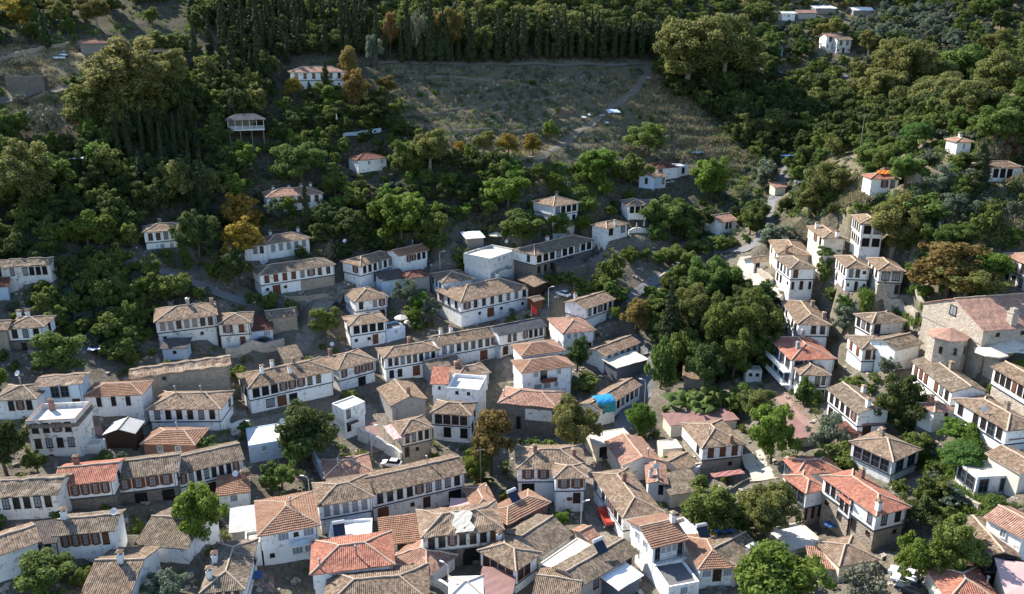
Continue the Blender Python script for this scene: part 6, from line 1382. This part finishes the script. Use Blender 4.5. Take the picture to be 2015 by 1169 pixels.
# street lamps
m = MB(); m.tube([(0, 0, -.5), (0, 0, 5.4), (.1, 0, 5.75), (.9, 0, 6.0)], [.09, .07, .06, .05], 6); LP = m.mesh('lamp_post', 'galvanised')
m = MB(); m.box((1.15, 0, 6.02), (.36, .13, .06)); m.box((1.15, 0, 5.945), (.28, .1, .015)); LH = m.mesh('lamp_head', 'lamp_glass')
for x, yt, yb, yaw, l in [(732,838,900,.2,'street lamp beside the pink awning lane'),(1143,985,1040,.3,'street lamp by the red truck'),(883,1106,1172,2.6,'street lamp over the curved garden wall'),(1268,748,795,2.8,'street lamp on the road bend near the blue tarpaulin'),(610,936,985,3.0,'street lamp at the left end of the central long house'),(1068,524,552,2.7,'street lamp below the nine-arched house'),(866,497,530,.2,'street lamp left of the mural block'),(150,1054,1092,.4,'street lamp in front of the small five-windowed house'),(1079,567,606,.3,'street lamp on the square by the red flag'),(1390,690,712,.3,'street lamp in the hollow of dark trees')]:
    p = hit(x, yb); zc_ = proj(p)[2]; hgt = (yb-yt)*zc_/FPX/.9; o = empty('street_lamp', p, yaw, l, 'street lamp', 'street lamps'); o.scale = (1, 1, min(1.4, max(.6, hgt/6))); child('lamp_post', LP, o); child('lamp_head', LH, o)
m = MB(); m.tube([(0, 0, -1), (0, 0, 9)], [.16, .10], 7); UP = m.mesh('pole', 'pale_bark'); m = MB(); m.box((0, 0, 8.4), (.8, .05, .06))
for s in (-.7, -.3, .3, .7): m.tube([(s, 0, 8.46), (s, 0, 8.62)], .04, 5)
UC = m.mesh('cross_arm', 'grey_wood')
for x, yb, h_, l in [(1690,316,1.5,'tall utility pole against the dark ravine'),(946,962,1.0,'utility pole beside the bright little tree near the oval crest'),(1636,140,.9,'utility pole on the upper valley road'),(1010,300,.8,'utility pole at the field edge')]:
    p = hit(x, yb); o = empty('utility_pole', p, .3, l, 'utility pole'); o.scale = (1, 1, h_); child('pole', UP, o); child('cross_arm', UC, o)
# solar water heaters
m = MB(); R_ = np.array([[1, 0, 0], [0, math.cos(.7), -math.sin(.7)], [0, math.sin(.7), math.cos(.7)]])
m.box((0, 0, .75), (.95, 1.0, .05), R_); SP = m.mesh('solar_panel', 'solar_glass')
m = MB(); m.tube([(-.95, .85, 1.65), (.95, .85, 1.65)], .3, 10); ST = m.mesh('water_tank', 'galvanised')
m = MB()
for s in (-.8, .8): m.tube([(s, .85, -.4), (s, .85, 1.4)], .04, 5); m.tube([(s, -.75, -.4), (s, -.75, .2)], .04, 5); m.tube([(s, -.8, .05), (s, .85, 1.4)], .04, 5)
SF = m.mesh('stand', 'metal')
for x, y, yaw, l in [(1012,985,.7,'solar water heater on the brick house roof'),(1384,1056,.3,'solar water heater on the red-parapet flat roof'),(1182,1085,.6,'solar water heater on the pinkish gable building'),(668,1050,.3,'dark solar panel on the white flat terrace')]:
    p = cast(x, y); o = empty('solar_water_heater', p, yaw, l, 'solar heater'); child('solar_panel', SP, o); child('water_tank', ST, o); child('stand', SF, o)
# parasols
def parasol(px, py, label, openr=0, mat='canvas'):
    p = cast(px, py); o = empty('parasol', p, 0, label, 'parasol')
    m = MB(); m.tube([(0, 0, -.3), (0, 0, 2.7)], .04, 6); m.build('pole', 'metal', o)
    m = MB(); k = 8
    if openr:
        vs = [(0, 0, 2.9)]+[(openr*math.cos(6.283*j/k)*(1 if j % 2 else .96), openr*math.sin(6.283*j/k), 2.1) for j in range(k)]+[(openr*math.cos(6.283*j/k), openr*math.sin(6.283*j/k), 1.9) for j in range(k)]
        m.add(vs, [(0, 1+j, 1+(j+1) % k) for j in range(k)]+[(1+j, 1+k+j, 1+k+(j+1) % k, 1+(j+1) % k) for j in range(k)])
    else: m.tube([(0, 0, .9), (0, 0, 1.2), (0, 0, 2.3), (0, 0, 2.8)], [.32, .26, .14, .03], 7)
    m.build('canopy', mat, o)
parasol(1252, 455, 'left-hand closed white parasol on the terrace by two arched windows'); parasol(1267, 450, 'right-hand closed white parasol on the terrace by two arched windows'); parasol(663, 240, 'closed white parasol on the dark hillside terrace')
parasol(977, 475, 'open white market parasol left of the nine-arched house', 2.4); parasol(1998, 706, 'pale blue open parasol beside the church', 2.0, 'blue_white'); parasol(1962, 700, 'big cream parasol below the church wall', 3.6); parasol(1946, 712, 'lower cream parasol below the church wall', 3.0); parasol(1985, 695, 'cream parasol nearest the church wall', 3.0); parasol(790, 640, 'small white parasol on the patio by the dark loggia house', 1.8); parasol(806, 648, 'white square parasol at the edge of the dark loggia patio', 1.6)
# red flag
p = cast(1046, 630); o = empty('flag', p, .2, 'red flag on a short pole beside the dusty pink hip roof', 'flag')
m = MB(); m.tube([(0, 0, -.5), (0, 0, 4.2)], .05, 6); m.build('pole', 'metal', o)
m = MB(); vs = [(.06+i*.26, .14*math.sin(i*1.3)*(i/6), 4.1-j*.6-i*.25) for i in range(6) for j in range(4)]; m.add(vs, [(i*4+j, i*4+j+1, (i+1)*4+j+1, (i+1)*4+j) for i in range(5) for j in range(3)]); m.build('cloth', 'cloth_red', o)
# blue tarpaulin shelter
f = frame_of([(1176,800),(1214,793)], 4.6, 5.0, yaw=18); O, u, v = f['O'], f['u'], f['v']; W_, D_ = 4.3, 4.2; z = f['ze']-1.2
o = empty('tarpaulin_shelter', (*(O+u*W_/2+v*D_/2), z), math.atan2(u[1], u[0]), 'barrel shelter under a bright blue tarpaulin with teal sides', 'shelter'); m = MB(); n = 9; k = 6; vs = []
for i in range(n):
    t = i/(n-1); a_ = math.pi*t
    for j in range(k): vs.append((-W_/2+W_*j/(k-1), -D_/2*math.cos(a_), 1.6+.75*math.sin(a_)+.03*math.sin(i*2.1+j*3.3)))
m.add(vs, [(i*k+j, i*k+j+1, (i+1)*k+j+1, (i+1)*k+j) for i in range(n-1) for j in range(k-1)]); m.build('blue_cover', 'tarp_blue', o)
m = MB(); vs = []
ring_ = [(-W_/2+W_*j/8, -D_/2) for j in range(9)]+[(W_/2, -D_/2+D_*j/6) for j in range(1, 7)]+[(-W_/2, D_/2-D_*j/6) for j in range(6)]
for (x, y) in ring_[:15]: vs += [(x+.1*math.sin(x*9), y-.12*math.sin(x*7+y), -.6), (x, y, 1.62)]
m.add(vs, [(2*i, 2*i+2, 2*i+3, 2*i+1) for i in range(14)]); m.build('teal_side', 'tarp_teal', o)
m = MB(); m.box((0, 0, -2.6), (W_/2-.1, D_/2-.1, 2.0)); m.build('plinth', 'old_white', o)
# loose tarpaulins, sheets, tables
def sheet(px, py, w, d, yaw, mat, label, name='tarpaulin', cat='tarpaulin', lift=.5, tilt=0.0):
    p = cast(px, py); o = empty(name, p, yaw, label, cat); m = MB(); n = 6; vs = []
    for i in range(n):
        for j in range(n):
            x, y = w*(i/(n-1)-.5), d*(j/(n-1)-.5); vs.append((x, y, lift+tilt*y+.10*math.sin(i*2.2+j*1.7)))
    nn = n*n; vs += [(x, y, z-.05) for x, y, z in vs]
    m.add(vs, [(i*n+j, i*n+j+1, (i+1)*n+j+1, (i+1)*n+j) for i in range(n-1) for j in range(n-1)]+[(nn+i*n+j, nn+(i+1)*n+j, nn+(i+1)*n+j+1, nn+i*n+j+1) for i in range(n-1) for j in range(n-1)]); m.build('cover', mat, o)
    m = MB()
    for sx in (-1, 1):
        for sy in (-1, 1): m.tube([(sx*w*.45, sy*d*.45, -.3), (sx*w*.45, sy*d*.45, lift+tilt*sy*d*.45-.12)], .04, 4)
    m.build('support', 'grey_wood', o)
sheet(187, 697, 2.6, 2.2, .3, 'deep_blue', 'dark blue tarpaulin right of the round green tree at left', lift=1.4); sheet(1640, 1033, 3.0, 1.8, .2, 'deep_blue', 'blue tarpaulin on the yard floor left of the tall stone base', lift=.25)
sheet(1425, 1052, 3.2, 1.0, .1, 'deep_blue', 'narrow blue tarpaulin under the big lower green tree', lift=.8); sheet(499, 1135, 2.6, 2.0, .2, 'deep_blue', 'small blue cover in the brown yard right of the bottom-edge house', lift=.3); sheet(1548, 312, 3.5, 2.5, .2, 'deep_blue', 'blue tarpaulin in the dark ravine', lift=1.0); sheet(1372, 312, 4, 2.5, .2, 'deep_blue', 'blue tarpaulin behind the dark red ridge house', lift=2.2)
sheet(1206, 229, 4.6, 3.4, .3, 'blue_white', 'pale cyan sheet roof beside the hill trail', 'sheet_roof', 'shelter', 1.9, .25); sheet(1149, 233, 1.7, 1.3, .3, 'sheet_white', 'left-hand small white panel beside the hill trail', 'panel', 'panel', .5, .3); sheet(1160, 228, 1.0, 1.2, .3, 'sheet_white', 'smaller white panel just right of its neighbour by the trail', 'panel', 'panel', .5, .3); sheet(1194, 243, 1.5, 1.3, .3, 'sheet_white', 'white board below the cyan sheet roof', 'panel', 'panel', .4, .3); sheet(1185, 230, 2.0, 1.3, .5, 'galvanised', 'crumpled grey sheet left of the cyan roof', 'panel', 'panel', .6, .1)
sheet(1276, 155, 1.4, 2.6, .2, 'sheet_grey', 'grey board at the top of the hill trail', 'panel', 'panel', .4, .2); sheet(152, 322, 3.6, 1.6, .3, 'sheet_white', 'white sheet lying among the left hillside trees', 'sheet_roof', 'shelter', 1.6, .1); sheet(1740, 342, 3.4, 1.8, 0, 'orange_sheet', 'orange sheet on the lower edge of the white cube house roof', lift=.45, tilt=.36)
sheet(1195, 1155, 5.6, .9, -.85, 'awning_red', 'long red awning strip at the bottom edge by the lane', 'awning', 'awning', 1.0); sheet(784, 868, 4.2, 6.0, .5, 'sheet_pink', 'large faded pink awning against the grey gable', 'awning', 'awning', 2.4, .05); sheet(1430, 948, 6.5, 1.6, .25, 'faded_red', 'narrow faded red roof strip above the big lower green tree', 'awning', 'awning', 1.8)
for i, (x, y) in enumerate([(1306, 367), (1314, 363), (1323, 361)]): sheet(x, y, 1.3, 1.0, .4, 'sheet_white', ['left', 'middle', 'right'][i]+' white table on the arcade terrace of the little loggia', 'cafe_table', 'table', .75)
# water tank on legs
p = hit(1533, 112); o = empty('water_tank', p, 0, 'white upright water tank beside the upper valley road', 'tank'); m = MB(); m.tube([(0, 0, 0), (0, 0, .2), (0, 0, 3.2), (0, 0, 3.5)], [1.2, 1.35, 1.35, .9], 14); m.build('tank_body', 'blue_white', o); m = MB(); m.tube([(0, 0, 3.5), (0, 0, 3.7)], .35, 8); m.build('lid', 'metal', o)
# ------------------------------------------------------------------ vehicles
m = MB(); m.tube([(-.1, 0, 0), (.1, 0, 0)], .33, 12); TY = m.mesh('tyre', 'rubber'); m = MB(); m.tube([(-.115, 0, 0), (.115, 0, 0)], .17, 8); RM = m.mesh('rim', 'galvanised')
def loft(prof, w0, w1):
    """car side outline extruded across, narrower at the top"""
    m = MB(); zt = max(z for _, z in prof); n = len(prof); vs = []
    for sx in (-1, 1):
        for y, z in prof: vs.append((sx*(w0-(w0-w1)*max(0, (z-.75)/(zt-.75+1e-6)))/2, y, z))
    m.add(vs, [tuple(range(n)), tuple(range(n, 2*n))[::-1]]+[(i, n+i, n+(i+1) % n, (i+1) % n) for i in range(n)]); return m
def car(px, py, yaw, paint, label, kind='car'):
    p = hit(px, py); p[2] += .12
    o = empty('parked_truck' if kind == 'truck' else 'parked_car', p, yaw, label, kind)
    if kind == 'truck':
        m = loft([(-2.5, .55), (-2.5, 1.2), (2.3, 1.2), (2.3, .55)], 1.9, 1.9); m.build('chassis', 'paint_dark', o)
        m = loft([(.9, 1.2), (.95, 2.1), (2.0, 2.2), (2.5, 1.5), (2.55, .6), (.9, .6)], 1.92, 1.7); m.build('cab', paint, o)
        m = MB(); m.box((0, -.9, 1.25), (.96, 1.65, .05))
        for sx in (-1, 1): m.box((sx*.94, -.9, 1.55), (.03, 1.65, .28))
        m.box((0, -2.53, 1.55), (.96, .03, .28)); m.box((0, .72, 1.6), (.96, .03, .35)); m.build('cargo_bed', paint, o)
        m = MB(); m.add([(-.78, 2.09, 2.1), (.78, 2.09, 2.1), (.84, 2.54, 1.52), (-.84, 2.54, 1.52)], [(0, 1, 2, 3)]); m.build('windscreen', 'pane', o); L_ = 1.6
    else:
        m = loft([(-2.1, .35), (-2.12, .8), (-1.95, .95), (1.0, .98), (1.95, .82), (2.1, .6), (2.08, .35)], 1.75, 1.62); m.build('body', paint, o)
        m = loft([(-1.75, .94), (-1.2, 1.46), (.25, 1.48), (1.05, .95)], 1.62, 1.28); m.build('cabin', 'pane', o)
        m = MB(); m.box((0, -.48, 1.49), (.62, .74, .025)); m.build('car_roof', paint, o)
        for sx in (-1, 1):
            m = MB(); m.box((sx*.6, 2.08, .68), (.2, .05, .09)); m.build('headlight', 'lamp_glass', o)
        L_ = 1.3
    for sx in (-1, 1):
        for sy in (-1, 1):
            q = child('wheel', TY, o, Matrix.Translation((sx*.8, sy*L_, .33))); child('rim', RM, q)
car(1192, 1030, .25, 'paint_red', 'small red open-bed truck parked in the lane at bottom centre', 'truck'); car(1779, 1138, .9, 'paint_white', 'white car nearest the big tree in the lower right row'); car(1784, 1153, .9, 'paint_white', 'middle white car in the lower right row'); car(1792, 1168, .9, 'paint_dark', 'dark car at the bottom of the lower right row')
car(516, 676, 1.5, 'paint_dark', 'dark blue car parked above the stone wall, left of centre'); car(1576, 362, 1.3, 'paint_white', 'white car half hidden at the ravine mouth'); car(1186, 898, .3, 'paint_dark', 'dark car under the cream flat roof, with pale panels'); car(128, 112, .2, 'paint_white', 'white van-like car on the straw knoll'); car(116, 118, 1.2, 'paint_white', 'long white car left of the other on the straw knoll'); car(771, 918, 1.4, 'paint_white', 'white car behind the central long house roof'); car(1108, 583, .8, 'paint_white', 'pale car on the square under the nine-arched house')
# ------------------------------------------------------------------ balconies, patches and plaques on single houses
def face(key, bi=0, side='F'):
    H = [h for h in HOUSES if key in h['label']][0]; f = H['frames'][bi]; O, u, v, W, D = [f[k] for k in ('O', 'u', 'v', 'W', 'D')]
    if side == 'F': return H['root'], f, O, u, -v, W
    if side == 'S': return H['root'], f, O+v*D, -v, -u, D
    return H['root'], f, O+u*W, v, u, D
def piece(key, name, mat, s0, s1, z0, z1, out=.04, bi=0, side='F', inn=.0):
    """a box on a wall: s along it as a share of its length, z in metres below the eaves"""
    root, f, P, d, n_, L = face(key, bi, side); Ri = rootM(root).inverted(); m = MB()
    a, b = P+d*L*s0, P+d*L*s1; q = [a-n_*inn, b-n_*inn, b+n_*out, a+n_*out]
    m.prism(q, f['ze']-z1, f['ze']-z0); return m.build(name, mat, root, Ri)
def balcony(key, s0, s1, zf, depth=1.1, mat='white_trim', rail='grey_trim', bi=0, side='F', solid=False):
    root, f, P, d, n_, L = face(key, bi, side); Ri = rootM(root).inverted(); z = f['ze']-zf
    a, b = P+d*L*s0, P+d*L*s1; m = MB(); m.prism([a, b, b+n_*depth, a+n_*depth], z-.18, z); bal = m.build('balcony', mat, root, Ri)
    m = MB(); e0, e1 = a+n_*(depth-.06), b+n_*(depth-.06)
    if solid: m.prism([e0, e1, e1+n_*.05, e0+n_*.05], z+.001, z+.9)
    else:
        LL = np.linalg.norm(e1-e0); k = max(3, int(LL/.35))
        for h_ in (.5, .95): m.tube([(*e0, z+h_), (*e1, z+h_)], .04, 4)
        for i in range(k+1): q = e0+(e1-e0)*i/k; m.tube([(*q, z), (*q, z+.95)], .025, 4)
    me_ = m.mesh('railing', rail, Ri); child('railing', me_, bal)
balcony('long white balconies', .02, .98, 3.1, 1.5, side='S', rail='white_trim'); balcony('long white balconies', .02, .98, 6.1, 1.5, side='S', rail='white_trim')
balcony('mural band', .12, .55, 4.4, 1.0); balcony('two striped roofs and a brown', .36, .66, 2.75, 1.2, 'brown_wood', 'brown_wood', solid=True); balcony('square whitewashed', .1, .55, 3.3, 1.0, 'dark_fascia', 'metal'); balcony('peeling walls', .5, .85, 2.75, .9, rail='blue_white', solid=True); balcony('red striped roof over', .0, 1.0, 3.0, .8, bi=0)
plain('mural_grey', (0.28, 0.31, 0.36), .9, .8, .9); piece('mural band', 'mural', 'mural_grey', .03, .8, 4.2, 5.0, .03)
m_ = [h for h in HOUSES if 'oval crest' in h['label']][0]; f = m_['frames'][1]; P = f['O']+f['u']*f['W']*.48-f['v']*.03; m = MB(); n = 16
vs = [(.55*math.cos(6.283*i/n), -.05, .36*math.sin(6.283*i/n)) for i in range(n)]+[(.55*math.cos(6.283*i/n), 0.1, .36*math.sin(6.283*i/n)) for i in range(n)]
m.add(vs, [tuple(range(n))[::-1]]+[(i, (i+1) % n, n+(i+1) % n, n+i) for i in range(n)]); o = m.build('crest', 'brown_wood', m_['root']); o.matrix_local = rootM(m_['root']).inverted() @ (Matrix.Translation((P[0], P[1], f['ze']-4.6)) @ Matrix.Rotation(math.atan2(f['u'][1], f['u'][0]), 4, 'Z'))
piece('large white plaster patch', 'plaster_patch', 'old_white', .46, .93, 1.0, 3.6, .05); piece('large white plaster patch', 'dark_doorway', 'dark_opening', .3, .38, 3.0, 6.0, .03)
piece('right half stands', 'stone_facing', 'stone', .53, 1.0, 3.15, 8.5, .02, inn=.4); piece('red parapet', 'red_parapet', 'brick', .0, 1.0, -.25, -.03, .05, inn=.25)
piece('half-ruined', 'broken_render', 'dark_stone', .0, .45, 3.4, 7.5, .03); piece('half-ruined', 'doorway', 'dark_opening', .5, .62, 4.0, 7.0, .03)
piece('brightest red hipped', 'low_wall', 'old_white', .0, .9, 5.4, 7.5, 1.8)
# white sheet over the half-ruined roof: follows the front slope
H = [h for h in HOUSES if 'half-ruined' in h['label']][0]; f = H['frames'][0]; O, u, v, W, D, ze = [f[k] for k in ('O', 'u', 'v', 'W', 'D', 'ze')]; m = MB(); vs = []
for i in range(7):
    for j in range(7):
        s = W*(.40+.24*i/6)+.35*math.sin(j*1.7+i); t = -.3+(D/2+.2)*j/6; p = O+u*s+v*t; vs.append((p[0], p[1], ze+t*.36+.30+.03*math.sin(i*2+j*3)))
m.add(vs, [(i*7+j, i*7+j+1, (i+1)*7+j+1, (i+1)*7+j) for i in range(6) for j in range(6)]); m.build('roof_patch', 'canvas', H['root'], rootM(H['root']).inverted())
# tiled apron round the walled roof terrace
H = [h for h in HOUSES if 'walled roof terrace and brick' in h['label']][0]; f = H['frames'][0]; O, u, v, W, D, ze = [f[k] for k in ('O', 'u', 'v', 'W', 'D', 'ze')]; m = MB()
def W3_(s, t, z): p = O+u*s+v*t; return np.array([p[0], p[1], z])
z0, z1 = ze-1.0, ze-.62
for q in ((W3_(-.6, -.6, z0), W3_(W+.6, -.6, z0), W3_(W, 0, z1), W3_(0, 0, z1)), (W3_(W+.6, -.6, z0), W3_(W+.6, D+.6, z0), W3_(W, D, z1), W3_(W, 0, z1)), (W3_(-.6, D+.6, z0), W3_(-.6, -.6, z0), W3_(0, 0, z1), W3_(0, D, z1))): facet(m, *q, ja=.12)
m.build('tiled_apron', 'brown', H['root'], rootM(H['root']).inverted())
m = MB()
for a_, b_, c_, d_ in ((0, W, 0, .25), (W-.25, W, .25, D), (0, .25, .25, D)): m.prism([W3_(a_, c_, 0), W3_(b_, c_, 0), W3_(b_, d_, 0), W3_(a_, d_, 0)], ze+.021, ze+.12)
m.build('coping', 'brick', H['root'], rootM(H['root']).inverted())
# stone steps beside the twin-roofed house
p0 = hit(1716, 612); p1 = hit(1712, 582); o = empty('stone_steps', p0, math.atan2(p1[1]-p0[1], p1[0]-p0[0]), 'flight of pale stone steps beside the twin-roofed house', 'steps'); L_ = np.linalg.norm((p1-p0)[:2]); rise = p1[2]-p0[2]
for i in range(9):
    m = MB(); m.box((L_*(i+.5)/9, 0, rise*(i+1)/9-.6), (L_/18+.05, 1.1, .7)); m.build('step', 'pale_stone', o)
